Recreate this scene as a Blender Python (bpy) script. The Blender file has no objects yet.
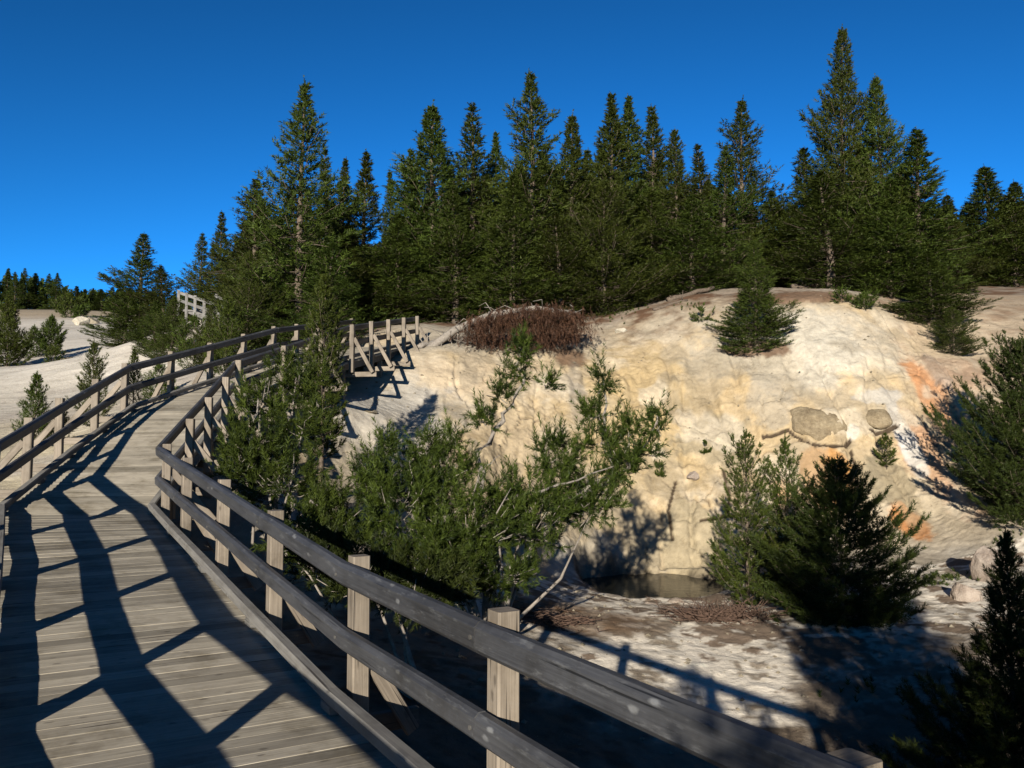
import bpy, math, random
import numpy as np
from mathutils import Vector
from mathutils.bvhtree import BVHTree

PI = math.pi
R = math.radians
SC = bpy.context.scene
COL = SC.collection
rng = np.random.default_rng(7)
random.seed(7)

# ------------------------------------------------------------------ camera model
EYE = 1.8
FPX = 850.0
PITCH = math.atan(56 / FPX)
def at(u, v, d):
    """world point on the view ray through pixel (u, v) at depth d metres along +Y"""
    x = (u - 512) / FPX; y = (384 - v) / FPX
    cy = math.cos(PITCH) - y * math.sin(PITCH)
    cz = math.sin(PITCH) + y * math.cos(PITCH)
    k = d / cy
    return np.array([x * k, d, EYE + cz * k])

# ------------------------------------------------------------------ tagging
def tag(o, label=None, cat=None, group=None, kind=None):
    if label: o['label'] = label
    if cat: o['category'] = cat
    if group: o['group'] = group
    if kind: o['kind'] = kind
    return o
def thing(name, label, cat, loc, rz=0.0, group=None):
    o = bpy.data.objects.new(name, None); COL.objects.link(o)
    o.empty_display_size = 0.2
    o.location = loc; o.rotation_euler = (0, 0, rz)
    return tag(o, label, cat, group)
def link(name, me, parent=None, mat=None):
    o = bpy.data.objects.new(name, me); COL.objects.link(o)
    if mat is not None and len(me.materials) == 0: me.materials.append(mat)
    if parent is not None: o.parent = parent
    return o

# ------------------------------------------------------------------ mesh builders
def np_mesh(name, verts, faces, tint=None, smooth=False, uv=None, col=None):
    """faces: (n,3) or (n,4) int array"""
    verts = np.asarray(verts, dtype=np.float32); faces = np.asarray(faces, dtype=np.int32)
    k = faces.shape[1]
    me = bpy.data.meshes.new(name)
    me.vertices.add(len(verts)); me.vertices.foreach_set('co', verts.ravel())
    me.loops.add(faces.size); me.loops.foreach_set('vertex_index', faces.ravel())
    me.polygons.add(len(faces))
    me.polygons.foreach_set('loop_start', np.arange(0, faces.size, k, dtype=np.int32))
    if smooth: me.polygons.foreach_set('use_smooth', np.ones(len(faces), dtype=bool))
    else: me.polygons.foreach_set('use_smooth', np.zeros(len(faces), dtype=bool))
    if tint is not None:
        a = me.attributes.new('tint', 'FLOAT', 'POINT'); a.data.foreach_set('value', np.asarray(tint, dtype=np.float32))
    if col is not None:
        a = me.attributes.new('Col', 'FLOAT_COLOR', 'POINT')
        c = np.ones((len(verts), 4), dtype=np.float32); c[:, :3] = col
        a.data.foreach_set('color', c.ravel())
    me.update(calc_edges=True); me.validate()
    return me

class MB:
    """list-based mesh builder with uv and tint per loop / vertex"""
    def __init__(s): s.v = []; s.f = []; s.uv = []; s.t = []
    def face(s, idx, uvs): s.f.append(idx); s.uv.extend(uvs)
    def sweep(s, pts, w, h, up=(0, 0, 1), ch=0.012, tint=None, cap=True, hbase=True, jit=0.0):
        """chamfered rectangular bar swept along pts; w sideways, h along up. hbase: pts are the bottom centre"""
        pts = [Vector(p) for p in pts]
        up = Vector(up).normalized(); n = len(pts)
        if tint is None: tint = random.uniform(0.75, 1.2)
        ox, oy = random.uniform(0, 40), random.uniform(0, 40)
        a, b = w / 2, h / 2; c = min(ch, a * .6, b * .6)
        prof = [(-a + c, -b), (a - c, -b), (a, -b + c), (a, b - c), (a - c, b), (-a + c, b), (-a, b - c), (-a, -b + c)]
        if hbase: prof = [(x, y + b) for x, y in prof]
        per = [0]
        for i in range(8):
            x0, y0 = prof[i]; x1, y1 = prof[(i + 1) % 8]; per.append(per[-1] + math.hypot(x1 - x0, y1 - y0))
        base = len(s.v); dist = 0; ds = []
        for i, p in enumerate(pts):
            if i > 0: dist += (p - pts[i - 1]).length
            ds.append(dist)
            t0 = (p - pts[i - 1]).normalized() if i > 0 else None
            t1 = (pts[i + 1] - p).normalized() if i < n - 1 else None
            t = t1 if t0 is None else (t0 if t1 is None else (t0 + t1).normalized())
            sc = 1.0
            if t0 is not None and t1 is not None: sc = 1.0 / max(.5, t.dot(t1))
            side = t.cross(up).normalized(); u2 = side.cross(t).normalized()
            for x, y in prof:
                q = p + side * (x * sc) + u2 * y
                if jit: q += Vector((random.uniform(-jit, jit), random.uniform(-jit, jit), random.uniform(-jit, jit)))
                s.v.append(q); s.t.append(tint)
        for i in range(n - 1):
            for k in range(8):
                k2 = (k + 1) % 8
                s.face([base + i * 8 + k, base + (i + 1) * 8 + k, base + (i + 1) * 8 + k2, base + i * 8 + k2],
                       [(ox + ds[i], oy + per[k]), (ox + ds[i + 1], oy + per[k]), (ox + ds[i + 1], oy + per[k + 1]), (ox + ds[i], oy + per[k + 1])])
        if cap:
            for i, rev in ((0, False), (n - 1, True)):
                idx = [base + i * 8 + k for k in range(8)]; uv = [(ox + x * .3, oy + y) for x, y in prof]
                if rev: idx.reverse(); uv.reverse()
                s.face(idx, uv)
    def bar(s, p0, p1, w, h, up=(0, 0, 1), **k): s.sweep([p0, p1], w, h, up, **k)
    def tube(s, pts, radii, n=7, tint=1.0):
        pts = [Vector(p) for p in pts]; base = len(s.v); m = len(pts); dist = 0
        ox = random.uniform(0, 40)
        ref = Vector((0.31, 0.2, 0.93)); ds = []
        for i, p in enumerate(pts):
            if i: dist += (p - pts[i - 1]).length
            ds.append(dist)
            t = (pts[min(i + 1, m - 1)] - pts[max(i - 1, 0)])
            t = t.normalized() if t.length > 1e-9 else Vector((0, 0, 1))
            r0 = ref if abs(t.dot(ref)) < .95 else Vector((1, 0, 0))
            a = t.cross(r0).normalized(); b = t.cross(a)
            for k in range(n):
                th = 2 * PI * k / n
                s.v.append(p + (a * math.cos(th) + b * math.sin(th)) * radii[i]); s.t.append(tint)
        for i in range(m - 1):
            for k in range(n):
                k2 = (k + 1) % n
                s.face([base + i * n + k, base + i * n + k2, base + (i + 1) * n + k2, base + (i + 1) * n + k],
                       [(ox + ds[i], k / n * .5), (ox + ds[i], (k + 1) / n * .5), (ox + ds[i + 1], (k + 1) / n * .5), (ox + ds[i + 1], k / n * .5)])
        s.face([base + k for k in range(n)][::-1], [(ox, 0)] * n)
        s.face([base + (m - 1) * n + k for k in range(n)], [(ox, 0)] * n)
    def build(s, name, mat=None, parent=None, smooth=False, origin=None):
        me = bpy.data.meshes.new(name)
        vs = s.v if origin is None else [Vector(v) - Vector(origin) for v in s.v]
        me.from_pydata([tuple(v) for v in vs], [], s.f)
        uvl = me.uv_layers.new(name='UVMap')
        uvl.data.foreach_set('uv', np.array(s.uv, dtype=np.float32).ravel())
        a = me.attributes.new('tint', 'FLOAT', 'POINT'); a.data.foreach_set('value', np.array(s.t, dtype=np.float32))
        if smooth: me.polygons.foreach_set('use_smooth', [True] * len(me.polygons))
        me.update()
        return link(name, me, parent, mat)

# ------------------------------------------------------------------ noise
def _hash(i, j, k, seed):
    n = (i.astype(np.int64) * 374761393 + j.astype(np.int64) * 668265263 + k.astype(np.int64) * 2147483647 + seed * 974711) & 0xffffffff
    n = ((n ^ (n >> 13)) * 1274126177) & 0xffffffff
    n = n ^ (n >> 16)
    return (n & 0xffff) / 65535.0 * 2 - 1
def vnoise(x, y, z, seed=0):
    i, j, k = np.floor(x), np.floor(y), np.floor(z)
    fx, fy, fz = x - i, y - j, z - k
    sx, sy, sz = [f * f * f * (f * (f * 6 - 15) + 10) for f in (fx, fy, fz)]
    def L(a, b, t): return a + (b - a) * t
    h = lambda a, b, c: _hash(i + a, j + b, k + c, seed)
    return L(L(L(h(0,0,0), h(1,0,0), sx), L(h(0,1,0), h(1,1,0), sx), sy),
             L(L(h(0,0,1), h(1,0,1), sx), L(h(0,1,1), h(1,1,1), sx), sy), sz)
def fbm(x, y, z, oct=4, seed=0, gain=.5):
    s = 0; a = 1; f = 1; t = 0
    for o in range(oct):
        s = s + a * vnoise(x * f, y * f, z * f, seed + o * 17); t += a; a *= gain; f *= 2.03
    return s / t
def sstep(a, b, x):
    t = np.clip((x - a) / (b - a), 0, 1); return t * t * (3 - 2 * t)

# ------------------------------------------------------------------ materials
def nmat(name):
    m = bpy.data.materials.new(name); m.use_nodes = True
    nt = m.node_tree; nt.nodes.clear()
    out = nt.nodes.new('ShaderNodeOutputMaterial')
    return m, nt, out
def N(nt, t, **kw):
    n = nt.nodes.new(t)
    for k, v in kw.items():
        if k in n.inputs: n.inputs[k].default_value = v
        else: setattr(n, k, v)
    return n
def mixc(nt, fac, a, b, blend='MIX'):
    m = nt.nodes.new('ShaderNodeMix'); m.data_type = 'RGBA'; m.blend_type = blend
    for sock, val in ((0, fac), (6, a), (7, b)):
        if isinstance(val, (int, float)): m.inputs[sock].default_value = val
        elif isinstance(val, tuple): m.inputs[sock].default_value = (*val, 1) if len(val) == 3 else val
        else: nt.links.new(val, m.inputs[sock])
    return m.outputs[2]
def mth(nt, op, a, b=None):
    m = nt.nodes.new('ShaderNodeMath'); m.operation = op
    for i, val in enumerate((a, b)):
        if val is None: continue
        if isinstance(val, (int, float)): m.inputs[i].default_value = val
        else: nt.links.new(val, m.inputs[i])
    return m.outputs[0]
def ramp(nt, fac, stops):
    r = nt.nodes.new('ShaderNodeValToRGB'); nt.links.new(fac, r.inputs[0])
    cr = r.color_ramp
    while len(cr.elements) < len(stops): cr.elements.new(.5)
    for e, (p, c) in zip(cr.elements, stops):
        e.position = p; e.color = (*c, 1) if len(c) == 3 else c
    return r.outputs[0]

def wood(name, dark, light, crackc, rough=.75, spots=None, bump=.25, spec=.3, grain=60):
    m, nt, out = nmat(name)
    uv = N(nt, 'ShaderNodeUVMap', uv_map='UVMap')
    mp = N(nt, 'ShaderNodeMapping'); nt.links.new(uv.outputs[0], mp.inputs[0]); mp.inputs['Scale'].default_value = (1.6, grain, 1)
    n1 = N(nt, 'ShaderNodeTexNoise', Scale=1.0, Detail=5.0, Roughness=.65); nt.links.new(mp.outputs[0], n1.inputs['Vector'])
    mp2 = N(nt, 'ShaderNodeMapping'); nt.links.new(uv.outputs[0], mp2.inputs[0]); mp2.inputs['Scale'].default_value = (1.2, 5, 1)
    n2 = N(nt, 'ShaderNodeTexNoise', Scale=2.0, Detail=4.0, Roughness=.6); nt.links.new(mp2.outputs[0], n2.inputs['Vector'])
    f = mth(nt, 'ADD', mth(nt, 'MULTIPLY', n1.outputs[0], .65), mth(nt, 'MULTIPLY', n2.outputs[0], .45))
    c = ramp(nt, f, [(.32, dark), (.72, light)])
    mp3 = N(nt, 'ShaderNodeMapping'); nt.links.new(uv.outputs[0], mp3.inputs[0]); mp3.inputs['Scale'].default_value = (.9, 42, 1)
    n3 = N(nt, 'ShaderNodeTexNoise', Scale=1.0, Detail=2.0); nt.links.new(mp3.outputs[0], n3.inputs['Vector'])
    cr = ramp(nt, n3.outputs[0], [(.30, (1, 1, 1)), (.36, (0, 0, 0))])
    c = mixc(nt, cr, c, crackc)
    # knots
    mp4 = N(nt, 'ShaderNodeMapping'); nt.links.new(uv.outputs[0], mp4.inputs[0]); mp4.inputs['Scale'].default_value = (3.0, 6.5, 1)
    wn = N(nt, 'ShaderNodeTexNoise', Scale=6.0, Detail=3.0); nt.links.new(mp4.outputs[0], wn.inputs['Vector'])
    vo = N(nt, 'ShaderNodeTexVoronoi', Scale=1.0, voronoi_dimensions='2D'); nt.links.new(mixc(nt, .12, mp4.outputs[0], wn.outputs['Color'], 'ADD'), vo.inputs['Vector'])
    kn = ramp(nt, vo.outputs['Distance'], [(.05, (1, 1, 1)), (.11, (0, 0, 0))])
    kz = N(nt, 'ShaderNodeTexNoise', Scale=2.3, Detail=2.0); nt.links.new(uv.outputs[0], kz.inputs['Vector'])
    kn = mth(nt, 'MULTIPLY', kn, ramp(nt, kz.outputs[0], [(.48, (0, 0, 0)), (.62, (1, 1, 1))]))
    c = mixc(nt, mth(nt, 'MULTIPLY', kn, .6), c, spots if spots else crackc)
    ob_ = N(nt, 'ShaderNodeTexCoord'); n6 = N(nt, 'ShaderNodeTexNoise', Scale=1.7, Detail=5.0, Roughness=.7); nt.links.new(ob_.outputs['Object'], n6.inputs['Vector'])
    c = mixc(nt, 1.0, c, ramp(nt, n6.outputs[0], [(.34, (.66, .64, .60)), (.5, (1, 1, 1)), (.68, (1.12, 1.12, 1.12))]), 'MULTIPLY')
    if spots:      # pale scuffs along the rails
        mp5 = N(nt, 'ShaderNodeMapping'); nt.links.new(uv.outputs[0], mp5.inputs[0]); mp5.inputs['Scale'].default_value = (5, 26, 1)
        n5 = N(nt, 'ShaderNodeTexNoise', Scale=1.0, Detail=6.0, Roughness=.75); nt.links.new(mp5.outputs[0], n5.inputs['Vector'])
        c = mixc(nt, mth(nt, 'MULTIPLY', ramp(nt, n5.outputs[0], [(.55, (0, 0, 0)), (.72, (1, 1, 1))]), .38), c, spots)
    at_ = N(nt, 'ShaderNodeAttribute', attribute_name='tint')
    c = mixc(nt, 1.0, c, at_.outputs['Fac'], 'MULTIPLY')
    b = N(nt, 'ShaderNodeBsdfPrincipled', Roughness=rough); b.inputs['Specular IOR Level'].default_value = spec
    nt.links.new(c, b.inputs['Base Color'])
    bp = N(nt, 'ShaderNodeBump', Strength=bump, Distance=.006)
    nt.links.new(mth(nt, 'SUBTRACT', f, mth(nt, 'MULTIPLY', cr, .5)), bp.inputs['Height']); nt.links.new(bp.outputs[0], b.inputs['Normal'])
    nt.links.new(b.outputs[0], out.inputs[0])
    return m

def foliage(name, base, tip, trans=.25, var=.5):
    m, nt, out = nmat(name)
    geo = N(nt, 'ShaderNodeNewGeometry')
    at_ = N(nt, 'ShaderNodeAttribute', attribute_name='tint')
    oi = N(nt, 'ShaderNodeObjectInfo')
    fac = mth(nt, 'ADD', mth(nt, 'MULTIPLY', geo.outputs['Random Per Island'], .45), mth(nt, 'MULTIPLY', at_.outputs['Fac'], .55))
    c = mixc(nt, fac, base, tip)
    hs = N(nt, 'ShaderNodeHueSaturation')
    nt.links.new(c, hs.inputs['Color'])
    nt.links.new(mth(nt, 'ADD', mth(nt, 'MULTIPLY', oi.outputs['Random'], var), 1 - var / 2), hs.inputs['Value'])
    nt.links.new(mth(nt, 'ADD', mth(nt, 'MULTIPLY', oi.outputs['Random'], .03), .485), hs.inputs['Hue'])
    d = N(nt, 'ShaderNodeBsdfPrincipled', Roughness=.55); d.inputs['Specular IOR Level'].default_value = .10
    nt.links.new(hs.outputs[0], d.inputs['Base Color'])
    t = N(nt, 'ShaderNodeBsdfTranslucent'); nt.links.new(hs.outputs[0], t.inputs[0])
    mx = N(nt, 'ShaderNodeMixShader', Fac=trans); nt.links.new(d.outputs[0], mx.inputs[1]); nt.links.new(t.outputs[0], mx.inputs[2])
    nt.links.new(mx.outputs[0], out.inputs[0])
    return m

def rockmat(name, a, b_, scale=3.0, bump=.5):
    m, nt, out = nmat(name)
    tc = N(nt, 'ShaderNodeTexCoord')
    n1 = N(nt, 'ShaderNodeTexNoise', Scale=scale, Detail=7.0, Roughness=.65); nt.links.new(tc.outputs['Object'], n1.inputs['Vector'])
    n2 = N(nt, 'ShaderNodeTexNoise', Scale=scale * 9, Detail=3.0); nt.links.new(tc.outputs['Object'], n2.inputs['Vector'])
    f = mth(nt, 'ADD', mth(nt, 'MULTIPLY', n1.outputs[0], .7), mth(nt, 'MULTIPLY', n2.outputs[0], .3))
    c = ramp(nt, f, [(.35, a), (.65, b_)])
    b = N(nt, 'ShaderNodeBsdfPrincipled', Roughness=.95); b.inputs['Specular IOR Level'].default_value = .15
    nt.links.new(c, b.inputs['Base Color'])
    bp = N(nt, 'ShaderNodeBump', Strength=bump, Distance=.05); nt.links.new(f, bp.inputs['Height']); nt.links.new(bp.outputs[0], b.inputs['Normal'])
    nt.links.new(b.outputs[0], out.inputs[0])
    return m

M_DECK = wood('deck_wood', (.15, .13, .10), (.29, .258, .20), (.05, .04, .03), bump=.28, spec=.15, grain=48)
M_POST = wood('post_wood', (.070, .056, .041), (.165, .136, .102), (.025, .019, .013), bump=.6, grain=75)
M_RAIL = wood('rail_wood', (.015, .015, .016), (.045, .045, .046), (.007, .007, .007), rough=.55, spots=(.15, .15, .145), bump=.3, spec=.35)
M_KERB = wood('kerb_wood', (.065, .06, .055), (.14, .132, .115), (.03, .026, .022), bump=.3)
M_FARWOOD = wood('far_wood', (.12, .115, .105), (.19, .18, .165), (.07, .06, .05))
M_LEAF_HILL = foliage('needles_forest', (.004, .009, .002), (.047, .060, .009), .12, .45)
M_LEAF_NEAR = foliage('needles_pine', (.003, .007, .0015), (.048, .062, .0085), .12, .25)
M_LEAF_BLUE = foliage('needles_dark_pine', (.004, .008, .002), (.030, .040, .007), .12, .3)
M_LEAF_DEAD = foliage('needles_dead', (.014, .008, .0045), (.090, .050, .027), .12, .2)
M_BARK = rockmat('bark', (.045, .034, .025), (.12, .092, .068), 14, .6)
M_TWIG = rockmat('grey_twig', (.10, .085, .07), (.21, .185, .155), 16, .4)
M_ROCK_PALE = rockmat('pale_rock', (.22, .19, .14), (.33, .30, .24), 3, 1.0)
M_ROCK_GREY = rockmat('grey_rock', (.12, .10, .07), (.20, .17, .12), 4, 1.0)
M_ROCK_PINK = rockmat('pink_rock', (.14, .105, .08), (.25, .21, .17), 4, 1.0)

def ground_material():
    m, nt, out = nmat('ground_soil')
    at_ = N(nt, 'ShaderNodeAttribute', attribute_name='Col')
    tc = N(nt, 'ShaderNodeTexCoord')
    n1 = N(nt, 'ShaderNodeTexNoise', Scale=1.3, Detail=9.0, Roughness=.68); nt.links.new(tc.outputs['Object'], n1.inputs['Vector'])
    n2 = N(nt, 'ShaderNodeTexNoise', Scale=9.0, Detail=6.0, Roughness=.7); nt.links.new(tc.outputs['Object'], n2.inputs['Vector'])
    n3 = N(nt, 'ShaderNodeTexNoise', Scale=42.0, Detail=3.0, Roughness=.6); nt.links.new(tc.outputs['Object'], n3.inputs['Vector'])
    f = mth(nt, 'ADD', mth(nt, 'MULTIPLY', n1.outputs[0], .45), mth(nt, 'ADD', mth(nt, 'MULTIPLY', n2.outputs[0], .35), mth(nt, 'MULTIPLY', n3.outputs[0], .2)))
    v = ramp(nt, f, [(.30, (.48, .45, .42)), (.47, (.95, .95, .95)), (.68, (1.25, 1.26, 1.27))])
    c = mixc(nt, 1.0, at_.outputs['Color'], v, 'MULTIPLY')
    vo = N(nt, 'ShaderNodeTexVoronoi', Scale=7.0); nt.links.new(tc.outputs['Object'], vo.inputs['Vector'])
    pk = ramp(nt, vo.outputs['Distance'], [(.07, (1, 1, 1)), (.13, (0, 0, 0))])
    pr = N(nt, 'ShaderNodeTexNoise', Scale=.9, Detail=2.0); nt.links.new(tc.outputs['Object'], pr.inputs['Vector'])
    pm = mth(nt, 'MULTIPLY', pk, ramp(nt, pr.outputs[0], [(.5, (0, 0, 0)), (.62, (.55, .55, .55))]))
    c = mixc(nt, pm, c, (.16, .12, .08))
    b = N(nt, 'ShaderNodeBsdfPrincipled', Roughness=1.0); b.inputs['Specular IOR Level'].default_value = .08
    nt.links.new(c, b.inputs['Base Color'])
    h = mth(nt, 'ADD', mth(nt, 'MULTIPLY', n1.outputs[0], .9), mth(nt, 'ADD', mth(nt, 'MULTIPLY', n2.outputs[0], .3), mth(nt, 'MULTIPLY', n3.outputs[0], .07)))
    bp = N(nt, 'ShaderNodeBump', Strength=.55, Distance=.14); nt.links.new(h, bp.inputs['Height']); nt.links.new(bp.outputs[0], b.inputs['Normal'])
    nt.links.new(b.outputs[0], out.inputs[0])
    return m
M_GROUND = ground_material()

# ------------------------------------------------------------------ terrain
CP = []
def cp(u, v, d): CP.append(tuple(at(u, v, d)))
def cw(x, y, zrel): CP.append((x, y, EYE + zrel))
for a in [(-10,-10,-2.6),(0,-12,-3.0),(15,-10,-3),(30,-10,-1.5),(-40,-20,-2),(-4,0,-2.8),(-1,2,-3.1),(2,1,-4.0),(4,3,-4.2),(10,3,-3.1),
          (16,6,-2.5),(-2,6,-2.9),(-3.5,9,-2.6),(-5.5,11,-2.4),(-6.5,14,-1.5),(-6.2,17,-.45),(-6,20,.35),(-5.2,23,1.15),(-4.6,26,2.1),(-4.3,29,3.0),
          (-9,13,-1.6),(-8,6,-2.4),(-2.5,13,-2.7),(-3,16,-1.9),(-.5,17,-2.7),(.5,11.5,-3.3),(-1.5,10.5,-2.95),
          (2.5,8.5,-4.25),(5.5,8,-4.25),(3.2,11.5,-3.72),(1.7,13.6,-3.35),(4.8,10.5,-3.85),(.9,15,-3.12),(2.6,16.5,-3.18),(4.2,14.5,-3.36),(3.2,18.6,-3.50),(5.7,20.3,-3.25),(5,18,-3.3),(3.6,21,-3.7),
          (1.3,20,-3.3),(3.9,23.6,-3.5),(6.2,23.2,-3.1),(8,21,-3.1),(10,22,-3.0),(7,14,-3.3),(8,18,-3.2),(11,15,-3.1),
          (18,15,-1.6),(25,25,3),(22,20,.2),(-3,45,6.8),(10,45,8.2),(25,45,8.4),(0,70,10),(30,70,11),(60,50,9),(60,10,3),(-10,60,10),
          (0,200,26),(150,200,26),(200,20,12),(-300,300,42),(300,400,40),(0,500,46),(-250,60,10),(-120,0,0),(0,-150,-6),(200,-150,0),(-200,-150,-4),
          (500,0,20),(-500,0,15),(0,-500,-10)]: cw(*a)
for a in [(1.97*0+590,562,21.5),(700,450,26),(820,420,26),(820,500,24.2),(600,450,25.5),(600,400,27),(700,400,27.4),(850,370,27.2),(850,330,28.7),(850,294,31),
          (700,340,29.4),(690,297,33),(600,348,30),(560,352,29),(470,347,28),(430,348,27),(400,400,24.5),(345,402,22),(340,465,20.3),(450,420,24),(500,500,21.6),
          (660,520,24.2),(760,500,24.2),(940,400,26.5),(925,470,24.6),(912,522,23.2),(960,345,29),(1020,345,29),(990,305,33),(1010,290,38),(960,562,20.5),(1015,560,20),(1020,450,24),
          (400,328,31),(500,328,33),(640,303,35),(800,290,34),
          (20,480,17),(60,440,24),(30,400,33),(110,380,36),(150,347,48),(60,362,52),(10,332,85),(100,313,140),(60,309,180),(200,318,43),(170,330,44),(130,420,24)]: cp(*a)
CP = np.array(CP); CX = CP[:, :2]; C2 = 1.1
def _phi(A, B): return np.sqrt(((A[:, None, :] - B[None, :, :]) ** 2).sum(-1) + C2)
_n = len(CP)
_A = np.zeros((_n + 3, _n + 3)); _A[:_n, :_n] = _phi(CX, CX) - np.eye(_n) * .12
_A[:_n, _n] = 1; _A[:_n, _n + 1:] = CX / 50; _A[_n:, :_n] = _A[:_n, _n:].T
_W = np.linalg.solve(_A, np.concatenate([CP[:, 2], np.zeros(3)]))
WATER_Z = EYE - 3.60
def base_h(x, y):
    x = np.asarray(x, float); y = np.asarray(y, float); sh = x.shape
    p = np.stack([x.ravel(), y.ravel()], 1); z = np.empty(len(p))
    for i in range(0, len(p), 40000):
        q = p[i:i + 40000]
        z[i:i + 40000] = _phi(q, CX) @ _W[:_n] + _W[_n] + (q / 50) @ _W[_n + 1:]
    x1 = p[:, 0]; y1 = p[:, 1]
    wob = .18 * fbm(x1 * .9, y1 * .9, x1 * 0 + 3.3, 3, 5)
    q = np.sqrt(((x1 - 3.55) / 2.0) ** 2 + ((y1 - 21.2) / 1.95) ** 2) + wob
    z = z + np.where(q < 1.6, np.maximum(0, (WATER_Z + .10) - z) * sstep(1.6, 1.15, q), 0)
    z = z * (1 - sstep(1.06, .82, q)) + (WATER_Z - .45) * sstep(1.06, .82, q)
    return z.reshape(sh)

def grow(a, step, g, end):
    o = []; s = step; x = a
    while abs(x) < abs(end) or (x - a) * (end - a) < 0 or abs(x - a) < abs(end - a):
        x += math.copysign(s, end - a); o.append(x); s *= g
        if abs(x - a) >= abs(end - a): break
    return o
xs = grow(-9, .1, 1.08, -700)[::-1] + list(np.arange(-9, -2, .08)) + list(np.arange(-2, 15, .05)) + list(np.arange(15, 17, .08)) + grow(17, .1, 1.08, 700)
ys = grow(-3, .2, 1.1, -500)[::-1] + list(np.arange(-3, 8, .12)) + list(np.arange(8, 18, .06)) + list(np.arange(18, 22, .055)) + list(np.arange(22, 29, .03)) + list(np.arange(29, 34, .055)) + grow(34, .1, 1.07, 800)
xs = np.array(xs); ys = np.array(ys)
GX, GY = np.meshgrid(xs, ys)
GZ = base_h(GX, GY)
nr, nc = GX.shape
gx = np.gradient(GZ, axis=1) / np.gradient(GX, axis=1); gy = np.gradient(GZ, axis=0) / np.gradient(GY, axis=0)
NL = np.sqrt(gx ** 2 + gy ** 2 + 1)
NX, NY, NZ = -gx / NL, -gy / NL, 1 / NL
steep = sstep(.45, .95, np.sqrt(gx ** 2 + gy ** 2))
dist = np.sqrt(GX ** 2 + GY ** 2)
near = sstep(90, 40, dist)
# --- ground colours (albedo) and relief
def P3(u, v):
    """point of the base terrain seen at pixel (u, v): march the ray"""
    prev = None
    for d in np.arange(6, 60, .1):
        p = at(u, v, d); h = float(base_h(np.array([p[0]]), np.array([p[1]]))[0])
        if p[2] < h: return p
    return p
disp = np.zeros_like(GZ)
disp += .10 * fbm(GX * .55, GY * .55, GZ * .55, 4, 1) * (1 + 1.0 * steep) * near
disp += .022 * fbm(GX * 2.7, GY * 2.7, GZ * 2.7, 4, 2) * near
disp += .02 * fbm(GX * 9, GY * 9, GZ * 9, 3, 3) * near
# rills running down the face
ril = np.abs(fbm(GX * .85 + .35 * fbm(GX * .5, GZ * .5, GY * 0, 3, 9), GZ * .16, GY * .12, 3, 11))
disp -= .09 * sstep(.14, .0, ril) * steep * near
ril2 = np.abs(fbm(GX * 2.3 + .4 * fbm(GX, GZ, GY * 0, 2, 19), GZ * .35, GY * .2, 3, 31))
disp -= .03 * sstep(.12, .0, ril2) * steep * near
disp += .006 * np.sin(GZ * 9 + 2.5 * fbm(GX * .6, GZ * .6, GY * .1, 3, 23) * 3) * steep * near
def worley(px, pz, sx, sz, seed):
    a, b = px / sx, pz / sz; ia, ib = np.floor(a), np.floor(b)
    f1 = np.full(px.shape, 9.0); f2 = np.full(px.shape, 9.0); idv = np.zeros(px.shape)
    for da in (-1, 0, 1):
        for db in (-1, 0, 1):
            ca, cb = ia + da, ib + db; zz = ca * 0
            qx = ca + .5 + .42 * _hash(ca, cb, zz, seed); qz = cb + .5 + .42 * _hash(ca, cb, zz, seed + 1); h = _hash(ca, cb, zz, seed + 2)
            d = np.hypot(a - qx, b - qz)
            m = d < f1
            f2 = np.where(m, f1, np.minimum(f2, d)); idv = np.where(m, h, idv); f1 = np.where(m, d, f1)
    return f1, f2 - f1, idv
_wx = GX + .28 * fbm(GX * 1.3, GY * 1.3, GZ * 1.3, 4, 81); _wz = GZ + .28 * fbm(GX * 1.3, GY * 1.3, GZ * 1.3, 4, 83)
inface = (GX > -2) & (GX < 20) & (GY > 20) & (GY < 32)
rockz = inface * sstep(.55, .9, np.sqrt(gx ** 2 + gy ** 2)) * sstep(EYE + 3.4, EYE + 1.0, GZ + 1.2 * fbm(GX * .5, GY * .5, GZ * .5, 3, 85))
_, wed, wid = worley(_wx, _wz, 1.25, 1.75, 90)
_, wed2, wid2 = worley(_wx + 3, _wz, .45, .55, 95)
disp += rockz * (.065 * wid + .022 * wid2)
crk = sstep(.045, .012, wed) * sstep(-.1, .25, fbm(GX * .45, GZ * .45, GY * .2, 3, 97))
crk2 = sstep(.07, .02, wed2) * sstep(.0, .3, fbm(GX * .8, GZ * .8, GY * .2, 3, 99))
disp -= rockz * (.13 * crk + .03 * crk2)
# small ledges
led = (GZ * 1.1 + .9 * fbm(GX * .4, GY * .4, GZ * .2, 4, 101)) % 1.0
disp += rockz * .045 * (led - .5) * sstep(0.02, .12, led)
# gravelly crust on the upper bank
disp += inface * (1 - rockz) * .016 * np.abs(fbm(GX * 13, GY * 13, GZ * 13, 2, 103))
tone = fbm(GX * .35, GY * .35, GZ * .35, 5, 41)
tone2 = fbm(GX * 1.6, GY * 1.6, GZ * 1.6, 5, 47)
tone3 = fbm(GX * 6, GY * 6, GZ * 6, 3, 53)
C = np.zeros(GX.shape + (3,))
def paint(col, m):
    global C
    m = np.clip(m, 0, 1)[..., None]; C = C * (1 - m) + np.array(col) * m
C[:] = (.44, .375, .28)
paint((.52, .47, .39), sstep(-.2, .35, tone) * .7)
face = sstep(.35, .75, np.sqrt(gx ** 2 + gy ** 2)) * (GX > -6) * (GX < 24) * (GY > 17) * (GY < 36)
paint((.55, .425, .26), face * .9)
paint((.50, .36, .18), face * sstep(.0, .4, tone2) * .45)
paint((.57, .50, .39), face * sstep(.05, .4, -tone) * .6)
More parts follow.
